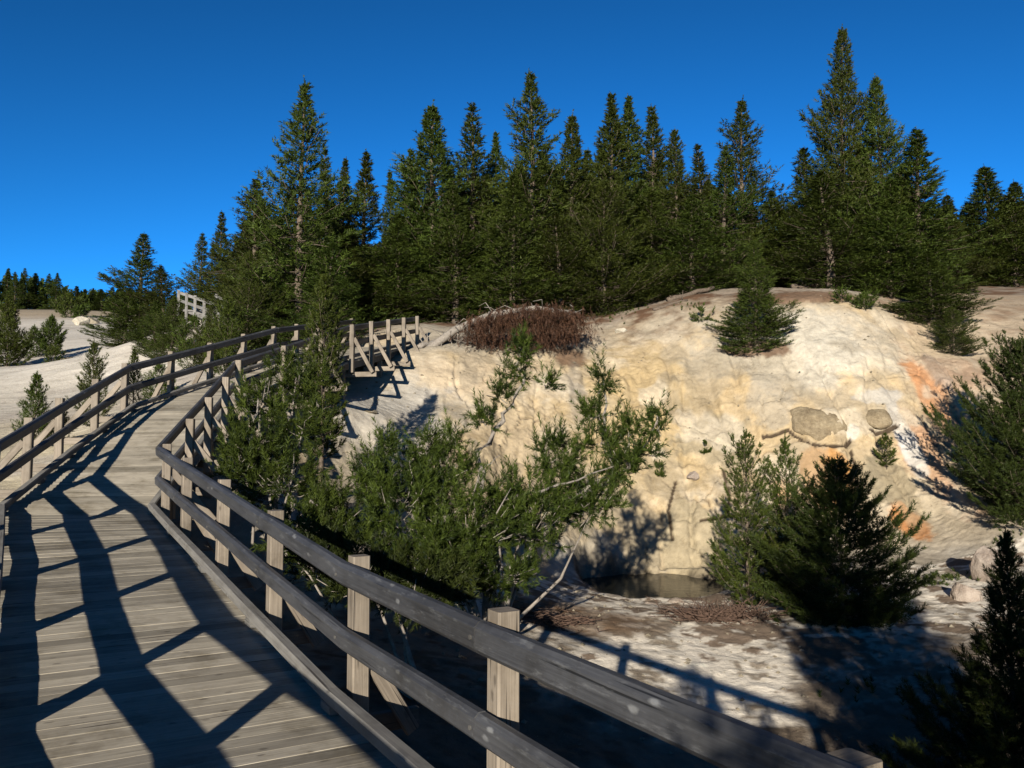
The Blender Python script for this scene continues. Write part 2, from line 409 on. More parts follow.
def ell(u, v, ru, rv, soft=.35, rot=0, nz=.5):
    soft *= .55
    c = P3(u, v); k = c[1] / FPX
    dx = (GX - c[0]) / (ru * k); dz = (GZ - c[2]) / (rv * k)
    cr, sr = math.cos(rot), math.sin(rot); ex = dx * cr + dz * sr; ez = -dx * sr + dz * cr
    q = np.sqrt(ex ** 2 + ez ** 2) + nz * tone2 + nz * .5 * tone3
    return sstep(1 + soft, 1 - soft, q) * (np.abs(GY - c[1]) < 3.5)
paint((.13, .09, .055), rockz * crk * .75)
paint((.22, .16, .10), rockz * crk2 * .5)
C *= (1 + rockz * (.16 * wid + .10 * wid2))[..., None]
# warm and pale areas of the face
paint((.53, .385, .19), ell(640, 420, 75, 75, .6) * .75)
paint((.53, .385, .20), ell(740, 400, 40, 60, .6) * .5)
paint((.60, .545, .44), ell(790, 345, 80, 45, .6) * .7)
paint((.60, .47, .31), ell(470, 375, 60, 22, .6) * .8)
paint((.54, .50, .43), ell(390, 420, 70, 50, .6) * .8)
paint((.56, .535, .48), ell(585, 562, 45, 26, .5) * .95)
paint((.34, .285, .19), ell(715, 440, 36, 26, .35) * .75)
paint((.34, .28, .19), ell(665, 475, 22, 26, .35) * .6)
paint((.33, .27, .18), ell(655, 545, 26, 36, .35) * .7)
paint((.38, .33, .25), ell(710, 365, 22, 18, .4) * .55)
paint((.30, .25, .165), ell(885, 482, 24, 30, .25, .2) * .85)
paint((.60, .30, .09), ell(828, 480, 26, 36, .45) * .9)
paint((.60, .33, .12), ell(790, 500, 16, 30, .5) * .6)
paint((.56, .27, .12), ell(935, 405, 17, 52, .45, -.2) * .95)
paint((.56, .30, .17), ell(920, 450, 20, 46, .5, -.3) * .8)
paint((.62, .24, .07), ell(905, 517, 14, 16, .35) * .95)
paint((.54, .30, .18), ell(960, 375, 24, 18, .5) * .85)
paint((.66, .63, .58), ell(905, 440, 9, 48, .35, .15) * .95)
paint((.66, .63, .58), ell(878, 396, 26, 8, .35, -.2) * .9)
paint((.66, .63, .58), ell(853, 430, 7, 7, .3) * .9)
paint((.42, .37, .29), ell(770, 400, 22, 28, .4) * .6)
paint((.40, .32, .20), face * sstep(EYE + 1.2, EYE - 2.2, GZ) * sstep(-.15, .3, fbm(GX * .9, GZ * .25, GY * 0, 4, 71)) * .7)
paint((.36, .30, .21), face * sstep(.12, .3, fbm(GX * .7, GZ * .7, GY * .3, 4, 73)) * .55)
paint((.63, .54, .40), face * sstep(.20, .38, fbm(GX * .9, GZ * .9, GY * .3, 4, 79)) * .6)
# slabs that stand out of the face
def slab(u, v, ru, rv, h, col, rot=0, tilt=.6):
    global disp
    c = P3(u, v); k = c[1] / FPX
    dx = (GX - c[0]) / (ru * k); dz = (GZ - c[2]) / (rv * k)
    cr, sr = math.cos(rot), math.sin(rot); ex = dx * cr + dz * sr; ez = -dx * sr + dz * cr
    q = np.sqrt(np.abs(ex) ** 2.6 + np.abs(ez) ** 2.4) ** (1 / 1.25) + .20 * tone2 + .10 * tone3
    ok = (np.abs(GY - c[1]) < 3)
    m = sstep(1.06, .92, q) * ok
    disp += m * h * (1 - tilt * np.clip(ez + .2, 0, 1.2))
    g = sstep(.15, .06, np.abs(q - 1.22)) * ok * sstep(.1, -.5, ez)
    paint(col, m * .9)
slab(935, 370, 9, 20, .10, (.40, .30, .23))
slab(800, 300, 20, 5, .08, (.5, .42, .31))
slab(690, 545, 30, 40, .10, (.42, .345, .22))
slab(745, 545, 22, 36, .10, (.46, .375, .25))
slab(640, 548, 20, 30, .15, (.40, .33, .22))
def crack(pts, w=1.7, depth=.05):
    global disp
    ws = [P3(u, v) for u, v in pts]
    best = np.full(GX.shape, 9.0)
    for a, b in zip(ws[:-1], ws[1:]):
        ax, az = a[0], a[2]; bx, bz = b[0] - ax, b[2] - az
        t = np.clip(((GX - ax) * bx + (GZ - az) * bz) / (bx * bx + bz * bz), 0, 1)
        dd = np.hypot(GX - ax - t * bx, GZ - az - t * bz) + .02 * tone3
        best = np.minimum(best, np.where(np.abs(GY - a[1]) < 3, dd, 9))
    ww = w * ws[0][1] / FPX
    m = sstep(ww * 1.25, ww * .85, best)
    disp -= m * depth
    paint((.07, .048, .03), m * .95)  # crack line, with the shade of its recess painted dark
crack([(762, 434), (778, 432), (788, 429), (796, 437), (812, 444), (830, 446), (846, 443), (851, 436)])
crack([(872, 428), (884, 430), (896, 424)], 2.2)
crack([(700, 524), (722, 519), (745, 517), (758, 508)])
crack([(723, 468), (729, 495), (726, 520)], 1.2)
crack([(852, 448), (855, 470), (851, 486)], 1.2)
crack([(676, 480), (668, 510), (672, 540)], 1.3)
# gully floor
gul = (GY < 21) * sstep(1.6, .6, np.abs(GZ - (EYE - 3.2))) * (GX > -3) * (1 - face)
gmix = tone2 + .35 * tone + .5 * tone3
paint((1.0, .89, .72), gul * sstep(-.42, -.12, gmix) * .97)
paint((.46, .37, .27), gul * sstep(-.22, -.45, gmix) * .8)
paint((.15, .085, .045), gul * sstep(.22, .32, tone2 * .7 + tone * .5 + .25 * tone3 + .14 * sstep(13.5, 15.5, GY)) * .85)
paint((.20, .115, .06), gul * sstep(1.2, .5, np.hypot((GX - .9) / 1.6, (GY - 15.4) / 1.2) + .5 * tone2) * .8)
# under the boardwalk and the near bushes: needle litter, then painted railing shade
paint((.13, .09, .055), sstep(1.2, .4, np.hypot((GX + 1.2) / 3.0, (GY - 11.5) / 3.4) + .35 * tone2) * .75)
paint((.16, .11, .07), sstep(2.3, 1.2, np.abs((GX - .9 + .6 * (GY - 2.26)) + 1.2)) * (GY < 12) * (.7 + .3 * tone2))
paint((.15, .11, .075), sstep(11.7, 10.7, GY + .9 * tone2 + .5 * tone3 - .12 * GX) * (GY > 4) * (GX > -2) * .85)  # darkens the ground colour across the shaded strip below the railing
# shade thrown by the pines beside the walk, painted in as dark brown
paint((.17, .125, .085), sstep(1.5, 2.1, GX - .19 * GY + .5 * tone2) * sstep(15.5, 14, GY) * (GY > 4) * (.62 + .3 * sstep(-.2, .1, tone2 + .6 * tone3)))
# forest floor
hill = sstep(29.5 - 0, 32.5, GY + 2.2 * tone2 - .12 * np.abs(GX - 8)) * (GX > -8 - .0 * GY) * (GY < 75)
paint((.15, .085, .05), hill * (.55 + .5 * sstep(-.3, .3, tone2)))
paint((.42, .35, .27), hill * sstep(.12, .35, tone) * (GY < 36) * .7)
for (u, v, ru, rv) in [(545, 335, 45, 14), (800, 298, 60, 9), (760, 348, 34, 9), (925, 312, 30, 16), (570, 355, 16, 12)]:
    paint((.17, .095, .055), ell(u, v, ru, rv, .5) * .85)
paint((.27, .235, .19), ell(577, 395, 9, 34, .6, .15) * .6)
# right hand slope
rs = sstep(11, 13, GX - .0 * GY + .6 * tone2) * sstep(20.8, 19, GY) + sstep(12.5, 14.5, GX + tone2) * (GY < 36)
paint((.46, .355, .245), rs * (GX < 60) * .7)
paint((.26, .17, .11), rs * sstep(0, .35, tone2) * .6 * (GX < 60))
# left valley
lv = sstep(-7.5, -9.5, GX) * (GY > 5)
paint((.76, .69, .58), lv * sstep(24, 40, GY) * .9)
paint((.66, .56, .37), lv * sstep(30, 20, GY) * .85)
paint((.48, .42, .35), lv * sstep(.1, .4, fbm(GX * .12, GY * .35, GZ * .1, 4, 61)) * .7)
paint((.40, .30, .18), sstep(120, 150, dist) * .8)
paint((.05, .05, .03), sstep(178, 200, dist + 6 * tone) * .9)
paint((.08, .065, .05), (sstep(1.1, .95, np.sqrt(((GX - 3.55) / 2.0) ** 2 + ((GY - 21.2) / 1.95) ** 2)) * .8))
C *= (1 + .22 * tone3 + .12 * tone2)[..., None]
C = np.clip(C * .50, .01, .55)
PX, PY, PZ = GX + NX * disp, GY + NY * disp, GZ + NZ * disp
V = np.stack([PX, PY, PZ], -1).reshape(-1, 3)
ii = (np.arange(nr - 1)[:, None] * nc + np.arange(nc - 1)[None, :]).ravel()
F = np.stack([ii, ii + 1, ii + 1 + nc, ii + nc], 1)
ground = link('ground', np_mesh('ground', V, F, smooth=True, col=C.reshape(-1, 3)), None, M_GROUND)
tag(ground, kind='structure')
def hsurf(x, y):
    """height of the finished ground (bilinear on the grid, relief included)"""
    i = int(np.clip(np.searchsorted(xs, x) - 1, 0, nc - 2)); j = int(np.clip(np.searchsorted(ys, y) - 1, 0, nr - 2))
    fx = (x - xs[i]) / (xs[i + 1] - xs[i]); fy = (y - ys[j]) / (ys[j + 1] - ys[j])
    return float(PZ[j, i] * (1 - fx) * (1 - fy) + PZ[j, i + 1] * fx * (1 - fy) + PZ[j + 1, i] * (1 - fx) * fy + PZ[j + 1, i + 1] * fx * fy)
def on_ground(u, d, sink=.03):
    x = (u - 512) / FPX * d / 1.0
    # same lateral position as the pixel column (pitch changes it by less than a percent)
    x = at(u, 440, d)[0]
    return np.array([x, d, hsurf(x, d) - sink])

# ------------------------------------------------------------------ water
def make_water():
    m, nt, out = nmat('pool_water')
    b = N(nt, 'ShaderNodeBsdfPrincipled', Roughness=.06); b.inputs['Base Color'].default_value = (.012, .012, .009, 1)
    b.inputs['IOR'].default_value = 1.33; b.inputs['Specular IOR Level'].default_value = .10
    tc = N(nt, 'ShaderNodeTexCoord'); n = N(nt, 'ShaderNodeTexNoise', Scale=5.0, Detail=3.0); nt.links.new(tc.outputs['Object'], n.inputs['Vector'])
    bp = N(nt, 'ShaderNodeBump', Strength=.12, Distance=.05); nt.links.new(n.outputs[0], bp.inputs['Height']); nt.links.new(bp.outputs[0], b.inputs['Normal'])
    nt.links.new(b.outputs[0], out.inputs[0])
    vs = [(3.55, 21.2, WATER_Z)]; fs = []
    n_ = 64
    for k in range(n_):
        a = 2 * PI * k / n_
        vs.append((3.55 + 2.5 * math.cos(a), 21.2 + 2.4 * math.sin(a), WATER_Z)); fs.append((0, 1 + k, 1 + (k + 1) % n_))
    o = link('water', np_mesh('water', vs, fs), None, m); tag(o, kind='structure')
make_water()

# ------------------------------------------------------------------ boardwalk
def Zr(z): return EYE + z
SL = .572
def rX(y): return 2.13 - SL * y if y < 5.6 else 2.13 - SL * 5.6 - .61 * (y - 5.6)
W_A = 2.165
dA = np.array([-SL, 1.0]); dA /= np.linalg.norm(dA); lA = np.array([-dA[1], dA[0]])
def nodeA(y, z):
    r = np.array([rX(y), y]); l = r + lA * np.interp(y, [4.2, 5.6, 7.1, 8.5, 10.1, 12.2], [2.165, 2.11, 2.03, 1.97, 1.93, 1.90])
    return (Vector((r[0], r[1], Zr(z))), Vector((l[0], l[1], Zr(z))))
ZA = [(-3.2, -1.81), (4.2, -1.81), (5.6, -1.80), (7.1, -1.645), (8.5, -1.47), (10.1, -1.31), (12.2, -1.05)]
NODES = [nodeA(y, z) for y, z in ZA]
NODES[-1][1].z = Zr(-.99)
NC = len(NODES) - 1          # first corner of the walk
NODES.append((Vector((-5.37, 14.6, Zr(-.25))), Vector((-7.38, 14.2, Zr(-.30)))))
NODES.append((Vector((-5.62, 17.0, Zr(.60))), Vector((-7.80, 17.4, Zr(.58)))))
NODES.append((Vector((-4.40, 22.5, Zr(2.08))), Vector((-6.40, 23.2, Zr(2.12)))))
NODES.append((Vector((-3.35, 28.6, Zr(3.20))), Vector((-5.40, 29.2, Zr(3.20)))))
walk = thing('boardwalk', 'weathered plank boardwalk climbing from the foreground and bending right into the trees', 'boardwalk', NODES[1][0])
W0 = Vector(NODES[1][0])
def build_deck():
    for s in range(len(NODES) - 1):
        (ra, la), (rb, lb) = NODES[s], NODES[s + 1]
        L = ((rb - ra).length + (lb - la).length) / 2
        n = max(1, int(round(L / .147))); mb = MB()
        for i in range(n):
            t0 = i / n; t1 = (i + 1) / n; g = .0018 / L
            t0 += g; t1 -= g
            q = [ra.lerp(rb, t0), ra.lerp(rb, t1), la.lerp(lb, t1), la.lerp(lb, t0)]
            ac = (q[3] - q[0]).normalized()
            o1 = random.uniform(.05, .10); o2 = random.uniform(.05, .10); dz = random.uniform(-.0012, .0012)
            q[0] = q[0] - ac * o1; q[1] = q[1] - ac * o1; q[2] = q[2] + ac * o2; q[3] = q[3] + ac * o2
            w = (q[1] - q[0]).length
            mids = []
            a = (q[0] + q[1]) / 2; b = (q[3] + q[2]) / 2
            a.z += dz + random.uniform(-.001, .001) - .045; b.z += dz + random.uniform(-.001, .001) - .045
            # taper: sweep with the mean width
            w = ((q[1] - q[0]).length + (q[2] - q[3]).length) / 2
            segs = 5
            pts = [a.lerp(b, k / segs) for k in range(segs + 1)]
            for k in range(1, segs): pts[k] = pts[k] + Vector((0, 0, random.uniform(-.0007, .0007)))
            tang = (q[1] - q[0]).normalized(); nrm = tang.cross(b - a).normalized()
            if nrm.z < 0: nrm = -nrm
            mb.sweep(pts, w, .045, nrm, ch=.002, tint=random.uniform(.80, 1.10) * (random.choice([.72, .88, 1, 1, 1.1])), hbase=True)
        mb.build('deck_section', M_DECK, walk, origin=W0)
        # stringers under the deck
        for e in (.04, .5, .96):
            mb = MB(); a = ra.lerp(la, e); b = rb.lerp(lb, e)
            mb.bar(a - Vector((0, 0, .25)), b - Vector((0, 0, .25)), .06, .19); mb.build('stringer', M_KERB, walk, origin=W0)
build_deck()
def resample(pts, step):
    """points every step along the polyline, node points kept"""
    out = [pts[0]]
    for a, b in zip(pts[:-1], pts[1:]):
        n = max(1, int(round((b - a).length / step)))
        for k in range(1, n + 1): out.append(a.lerp(b, k / n))
    return out
def edge_dir(pts, i):
    a = pts[max(i - 1, 0)]; b = pts[min(i + 1, len(pts) - 1)]
    d = b - a; d.z = 0; return d.normalized()
def offset(pts, off, dz, sgn):
    """shift outward (sgn +1: the right-hand side of travel)"""
    res = []
    for i, p in enumerate(pts):
        d = edge_dir(pts, i); n = Vector((d.y, -d.x, 0)) * sgn
        res.append(p + n * off + Vector((0, 0, dz)))
    return res
def railing(side, label, phase):
    pts = [n[0] if side == 'r' else n[1] for n in NODES]
    sgn = 1 if side == 'r' else -1
    # posts: fixed spacing along the straight first stretch, then per stretch
    post_pts = []
    if side == 'r':
        first = [2.32 + 1.715 * k for k in range(-3, 6)]
        for y in first:
            if y < 12.0:
                z = np.interp(y, [q[0] for q in ZA], [q[1] for q in ZA])
                post_pts.append(Vector((rX(y), y, Zr(z))))
        rest = resample(pts[NC:NC + 3], 1.35) + resample(pts[NC + 2:], 1.78)[1:]
        post_pts += rest
    else:
        A = [p for p in pts[:NC + 1]]
        y0, y1 = A[0].y, A[-1].y
        q = [2.38 + 1.70 * k for k in range(-4, 8)]
        for y in q:
            yl = y - 1.05
            if y0 + .1 < yl < y1 - .5:
                z = np.interp(yl, [p.y for p in A], [p.z for p in A]); x = np.interp(yl, [p.y for p in A], [p.x for p in A])
                post_pts.append(Vector((x, yl, z)))
        post_pts += resample(pts[NC:], 1.75)
    org = Vector(post_pts[3])
    t = thing('wooden_railing', label, 'railing', org)
    full = [p for p in pts if p.y < post_pts[0].y]
    # rail boards between every second post
    def pts_between(a, b):
        """edge nodes strictly between"""
        return [p for p in pts if a.y + .15 < p.y < b.y - .15]
    n = len(post_pts); i = 0
    node_y = [p.y for p in pts]
    while i < n - 1:
        j = min(i + 2, n - 1)
        # stop a board at a corner of the walk
        for k in range(i + 1, j):
            if any(abs(post_pts[k].y - c) < .05 for c in (pts[NC].y, pts[NC + 2].y, pts[NC + 3].y)): j = k; break
        line = post_pts[i:j + 1]
        ext = [Vector(p) for p in line]
        for nm, h0, hh in (('top_rail', .815, .15), ('middle_rail', .40, .14)):
            o = []
            for k, p in enumerate(ext):
                d = edge_dir(post_pts, i + k) if 0 < k < len(ext) - 1 else (ext[min(k + 1, len(ext) - 1)] - ext[max(k - 1, 0)])
                d = Vector((d.x, d.y, 0)).normalized()
                # bisect at the corners so neighbouring boards meet
                dd = edge_dir(post_pts, i + k); dd = dd
                nn = Vector((dd.y, -dd.x, 0)) * sgn
                o.append(p + nn * .045 + Vector((0, 0, h0 + random.uniform(-.006, .006))))
            o[0] = o[0] + (o[1] - o[0]).normalized() * .005; o[-1] = o[-1] - (o[-1] - o[-2]).normalized() * .005
            mb = MB(); mb.sweep(o, .088, hh, ch=.030, tint=random.uniform(.75, 1.25)); mb.build(nm, M_RAIL, t, origin=org)
        # kerb
        o = offset(ext, .0, .075, sgn)
        for k, p in enumerate(ext):
            dd = edge_dir(post_pts, i + k); nn = Vector((dd.y, -dd.x, 0)) * sgn
            o[k] = p - nn * .03 + Vector((0, 0, .06))
        mb = MB(); mb.sweep(o, .10, .09, ch=.014, tint=random.uniform(.75, 1.1)); kb = mb.build('kerb', M_KERB, walk, origin=W0)
        i = j
    for k, p in enumerate(post_pts):
        d = edge_dir(post_pts, k); nn = Vector((d.y, -d.x, 0)) * sgn
        c = p + nn * (.045 + .0425 + .065)
        near_a = p.y < NODES[NC][0].y - .5
        lean = nn * random.uniform(-.012, .012) + d * random.uniform(-.012, .012)
        mb = MB(); top = (.965 if p.y > 3 or side == 'l' else .912) + random.uniform(.0, .03)
        mb.sweep([c + Vector((0, 0, -.30)), c + lean + Vector((0, 0, top + .01))], .12, .12, d, ch=.01, hbase=False, tint=random.uniform(.8, 1.2))
        mb.build('post', M_POST, t, origin=org)
        if side == 'r' and near_a:
            for hb in (.885, .47):
                mb = MB(); q = p + nn * .0 + d * .035 + Vector((0, 0, hb))
                mb.tube([q + nn * .02, q - nn * .006], [.013, .012], 8, tint=.5); mb.build('bolt', M_KERB, t, origin=org)
        # diagonal brace to the end of an outrigger
        mb = MB()
        reach = .40 if near_a else .66
        high = p.y > NODES[NC + 2][0].y + .5
        if high: reach = .58
        out = c + nn * reach + Vector((0, 0, -.22 if near_a else (-.30 if high else -.12))); inn = c + nn * .06 + Vector((0, 0, .34 if near_a else .62))
        mb.sweep([inn + d * .001, out], .05, .10, d.cross(out - inn), ch=.006, hbase=False, tint=random.uniform(.85, 1.2))
        mb.build('brace', M_POST, t, origin=org)
        mb = MB()
        oz = -.34 if high else -.16
        mb.sweep([c - nn * .25 + d * .10 + Vector((0, 0, oz)), c + nn * (reach + .08) + d * .10 + Vector((0, 0, oz))], .06, .13, ch=.006, hbase=False, tint=random.uniform(.85, 1.1))
        mb.build('outrigger', M_POST, walk, origin=W0)
        mb = MB()
        mb.sweep([p - nn * .03 + d * .09 + Vector((0, 0, .0015)), p - nn * .03 - d * .09 + Vector((0, 0, .0015))], .09, .058, ch=.006)
        mb.build('spacer_block', M_KERB, walk, origin=W0)
        # pile down to the ground
        g = hsurf(c.x, c.y)
        q = p - nn * .12 + Vector((0, 0, -.06))
        if q.z - .2 - g > .1 and k % 2 == 0:
            mb = MB(); mb.sweep([Vector((q.x, q.y, g - .3)), Vector((q.x, q.y, q.z - .19))], .15, .15, d, ch=.01, hbase=False)
            mb.build('pile', M_POST, walk, origin=W0)
    return t
railing('r', 'two-board railing with tan posts along the right edge of the boardwalk, nearest to the bushes', 0)
railing('l', 'two-board railing in black silhouette along the left edge of the boardwalk, facing the pale valley', 0)

# far stretch of boardwalk seen between the trees
def far_walk():
    a = at(180, 309, 45); b = at(226, 327, 38)
    a = Vector(a); b = Vector(b)
    t = thing('boardwalk', 'distant grey stretch of boardwalk with railings, glimpsed between the trees', 'boardwalk', a)
    d = (b - a); d.z = 0; d.normalize(); nn = Vector((d.y, -d.x, 0))
    if nn.y > 0: nn = -nn
    mb = MB(); m = 40
    for k in range(m):
        p = a.lerp(b, (k + .5) / m); mb.sweep([p - Vector((0, 0, .05)), p - nn * 1.8 - Vector((0, 0, .05))], (b - a).length / m * .95, .05, ch=.004)
    mb.build('deck_section', M_FARWOOD, t, origin=a)
    for off in (0, -1.8):
        for h0 in (.38, .78):
            mb = MB(); mb.bar(a + nn * off + Vector((0, 0, h0)), b + nn * off + Vector((0, 0, h0)), .06, .15); mb.build('rail', M_FARWOOD, t, origin=a)
        for k in range(6):
            p = a.lerp(b, k / 5) + nn * (off + .09 * (1 if off == 0 else -1)); g = hsurf(p.x, p.y)
            mb = MB(); mb.sweep([Vector((p.x, p.y, max(g - .2, p.z - .6))), p + Vector((0, 0, 1.0))], .12, .12, d, hbase=False); mb.build('post', M_FARWOOD, t, origin=a)
far_walk()

# ------------------------------------------------------------------ trees
def norm(a): return a / np.maximum(1e-9, np.linalg.norm(a, axis=-1, keepdims=True))
def needles(P, D, L, n, ln, w, g, spread=.8, tint=None, fwd=.6):
    """bottle-brush shoots: P base, D direction, L length -> triangle soup"""
    M = len(P); L = np.broadcast_to(np.asarray(L, float), (M,))
    tau = g.uniform(0.05, 1, (M, n))
    base = P[:, None] + D[:, None] * (L[:, None] * tau)[..., None]
    rv = norm(g.normal(size=(M, n, 3)))
    perp = norm(np.cross(np.broadcast_to(D[:, None], rv.shape), rv))
    nd = norm(D[:, None] * (fwd + .5 * tau[..., None]) + perp * spread)
    le = (np.broadcast_to(np.asarray(ln, float), (M,))[:, None] * g.uniform(.7, 1.15, (M, n)))[..., None]
    tip = base + nd * le
    side = norm(np.cross(nd, norm(g.normal(size=(M, n, 3))))) * (w / 2)
    V = np.stack([base - side, base + side, tip], 2).reshape(-1, 3)
    F = np.arange(len(V)).reshape(-1, 3)
    if tint is None: tint = g.uniform(0, 1, M)
    T = np.repeat(np.clip(tint, 0, 1), n * 3)
    return V, F, T
def conifer(seed, H, Rm, base=.06, whorl=.36, nb=6, prof=.85, peak=.18, irr=.25, up0=-8, up1=45, sl=.40, nn=12, ln=.20, w=.035,
            dens=1.0, trunk_r=None, bare=.3, lean=0.0, dead=10, gapn=.0, tipup=.25):
    """returns (trunk mesh, crown mesh). A tapered trunk with whorls of limbs, needled shoots on their outer part"""
    g = np.random.default_rng(seed); rd = random.Random(seed)
    tr = trunk_r or H * .013
    mb = MB()
    k = 9; ph = g.uniform(0, 6.28); am = H * .008
    def axis(z):
        t = z / H
        return np.array([math.sin(t * 4 + ph) * am * t + lean * t * t * H, math.cos(t * 3.3 + ph) * am * t, z])
    zs = np.linspace(-.15, H * .985, k + 6)
    mb.tube([axis(z) for z in zs], [max(.008, tr * (1 - .93 * max(0, z) / H) * (1.25 if z < .1 else 1)) for z in zs], 8)
    P = []; D = []; L = []; T = []; Q = []
    z = base * H
    lob = g.uniform(0, 6.28, 4)
    while z < H * .985:
        t = (z - base * H) / (H * (1 - base))
        r = Rm * (1 - t ** prof) * min(1, .6 + .4 * t / max(.01, peak)) + .02 * Rm
        r *= 1 + irr * math.sin(z * 1.9 + lob[0]) * .5
        m = max(3, int(round(nb * (.7 + .5 * (1 - t)))))
        a0 = g.uniform(0, 6.28)
        for b in range(m):
            a = a0 + b * 2 * PI / m + g.normal(0, .28)
            ln_b = r * g.uniform(.62, 1.1) * (1 + irr * math.sin(2 * a + lob[1] + z) * .6)
            if g.uniform() < gapn: ln_b *= .45
            if ln_b < sl * .12: ln_b = sl * .12
            pitch = R(up0 + (up1 - up0) * t ** 1.2 + g.normal(0, 7))
            hd = np.array([math.cos(a), math.sin(a), 0])
            st = axis(z + g.uniform(-.12, .12) * whorl * 2)
            d0 = hd * math.cos(pitch) + np.array([0, 0, math.sin(pitch)])
            segs = 4; pts = []
            for s in range(segs + 1):
                f = s / segs
                pts.append(st + d0 * ln_b * f + np.array([0, 0, ln_b * tipup * f * f - ln_b * .10 * math.sin(f * PI)]))
            if ln_b > sl * .8:
                mb.tube(pts, [max(.004, tr * .22 * (1 - t * .6) * (1 - .8 * s / segs)) for s in range(segs + 1)], 4)
            pts = np.array(pts)
            ns = max(2, int(ln_b / (sl * .42) * dens))
            for s in range(ns):
                f = bare + (1 - bare) * (s + g.uniform(0, 1)) / ns
                q = f * segs; i = min(segs - 1, int(q)); p = pts[i] + (pts[i + 1] - pts[i]) * (q - i)
                dr = norm(pts[i + 1] - pts[i])
                for sd in (-1, 1, 0):
                    if sd == 0 and f < .8 and g.uniform() < .5: continue
                    lat = np.array([-hd[1], hd[0], 0]) * sd
                    dd = norm(dr * g.uniform(.5, 1.0) + lat * g.uniform(.4, 1.0) + np.array([0, 0, g.uniform(-.1, .55)]) + g.normal(0, .12, 3))
                    side_l = (1 - f) * ln_b * .45
                    p2 = p + lat * side_l * g.uniform(.1, 1) + g.normal(0, .03, 3) * sl
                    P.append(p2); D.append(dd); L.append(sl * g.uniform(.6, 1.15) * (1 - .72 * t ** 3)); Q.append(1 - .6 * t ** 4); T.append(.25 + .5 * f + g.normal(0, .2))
        z += whorl * g.uniform(.7, 1.25) * (1 - .45 * t)
    # leader
    for s in range(4):
        P.append(axis(H * (.93 + .018 * s))); D.append(norm(np.array([g.normal(0, .06), g.normal(0, .06), 1]))); L.append(sl * .8); T.append(.7); Q.append(.42)
    # bare dead twigs low on the trunk
    for s in range(dead):
        zz = H * g.uniform(.05, .5); a = g.uniform(0, 6.28); ll = Rm * g.uniform(.4, .9)
        st = axis(zz); e = st + np.array([math.cos(a) * ll, math.sin(a) * ll, -ll * g.uniform(-.1, .4)])
        mid = (st + e) / 2 + np.array([0, 0, .08 * ll])
        mb.tube([st, mid, e], [tr * .22, tr * .15, tr * .05], 4)
    V, F, Tn = needles(np.array(P), np.array(D), np.array(L), nn, ln * np.array(Q), w, g, tint=np.array(T))
    return mb, (V, F, Tn)
_mat_cache = {}
def tree_meshes(key, **kw):
    mb, (V, F, T) = conifer(**kw)
    me_c = np_mesh('crown_' + key, V, F, tint=T)
    me = bpy.data.meshes.new('trunk_' + key); me.from_pydata([tuple(v) for v in mb.v], [], mb.f); me.update()
    me.polygons.foreach_set('use_smooth', [True] * len(me.polygons))
    return me, me_c
def plant(name, label, cat, loc, meshes, s, sz, mats, rz=None, group=None, tilt=(0, 0)):
    t = thing(name, label, cat, loc, random.uniform(0, 6.28) if rz is None else rz, group)
    t.rotation_euler[0] = tilt[0]; t.rotation_euler[1] = tilt[1]
    t.scale = (s, s, sz)
    a = link('trunk', meshes[0], t, mats[0]); b = link('crown', meshes[1], t, mats[1])
    return t

# prototypes for the hilltop (height 10)
HP = {}
HK = dict(H=10, nn=17, ln=.16, w=.031, bare=.30)
HP['dense'] = tree_meshes('dense', seed=11, Rm=1.7, base=.03, whorl=.34, nb=8, prof=1.0, peak=.08, sl=.44, dead=16, irr=.4, up1=55, **HK)
HP['narrow'] = tree_meshes('narrow', seed=12, Rm=1.35, base=.03, whorl=.34, nb=7, prof=1.05, peak=.08, sl=.40, irr=.45, gapn=.1, up1=58, dead=16, **HK)
HP['open'] = tree_meshes('open', seed=13, Rm=1.75, base=.03, whorl=.42, nb=7, prof=1.1, peak=.1, irr=.55, sl=.48, gapn=.2, up1=60, dead=20, **HK)
HP['spire'] = tree_meshes('spire', seed=14, Rm=1.0, base=.04, whorl=.32, nb=6, prof=1.05, peak=.1, irr=.4, sl=.36, up1=58, dead=14, **HK)
HP['broad'] = tree_meshes('broad', seed=15, Rm=2.6, base=.02, whorl=.38, nb=9, prof=1.3, peak=.1, irr=.5, sl=.50, up1=55, dead=18, tipup=.35, **HK)
HP['cone'] = tree_meshes('cone', seed=16, Rm=2.1, base=.02, whorl=.33, nb=8, prof=.95, peak=.05, irr=.4, sl=.44, dead=16, up0=-14, up1=52, **HK)
HP['dense_b'] = tree_meshes('dense_b', seed=21, Rm=1.7, base=.02, whorl=.38, nb=8, prof=1.1, peak=.1, sl=.46, dead=16, irr=.6, gapn=.12, up1=55, **HK)
HP['narrow_b'] = tree_meshes('narrow_b', seed=22, Rm=1.35, base=.03, whorl=.37, nb=7, prof=1.0, peak=.1, sl=.42, irr=.6, gapn=.15, up0=-14, up1=50, dead=16, **HK)
HP['dense_c'] = tree_meshes('dense_c', seed=23, Rm=1.7, base=.03, whorl=.44, nb=7, prof=1.25, peak=.2, sl=.48, dead=22, irr=.7, gapn=.2, up1=60, lean=.02, **HK)
HP['narrow_c'] = tree_meshes('narrow_c', seed=24, Rm=1.35, base=.05, whorl=.42, nb=6, prof=1.2, peak=.2, sl=.44, irr=.7, gapn=.2, up1=60, lean=-.02, dead=26, **HK)
PW = {'dense_c': 1.7, 'narrow_c': 1.35, 'dense_b': 1.7, 'narrow_b': 1.35, 'dense': 1.7, 'narrow': 1.35, 'open': 1.75, 'spire': 1.0, 'broad': 2.6, 'cone': 2.1}
GH = 'pines of the hilltop forest'
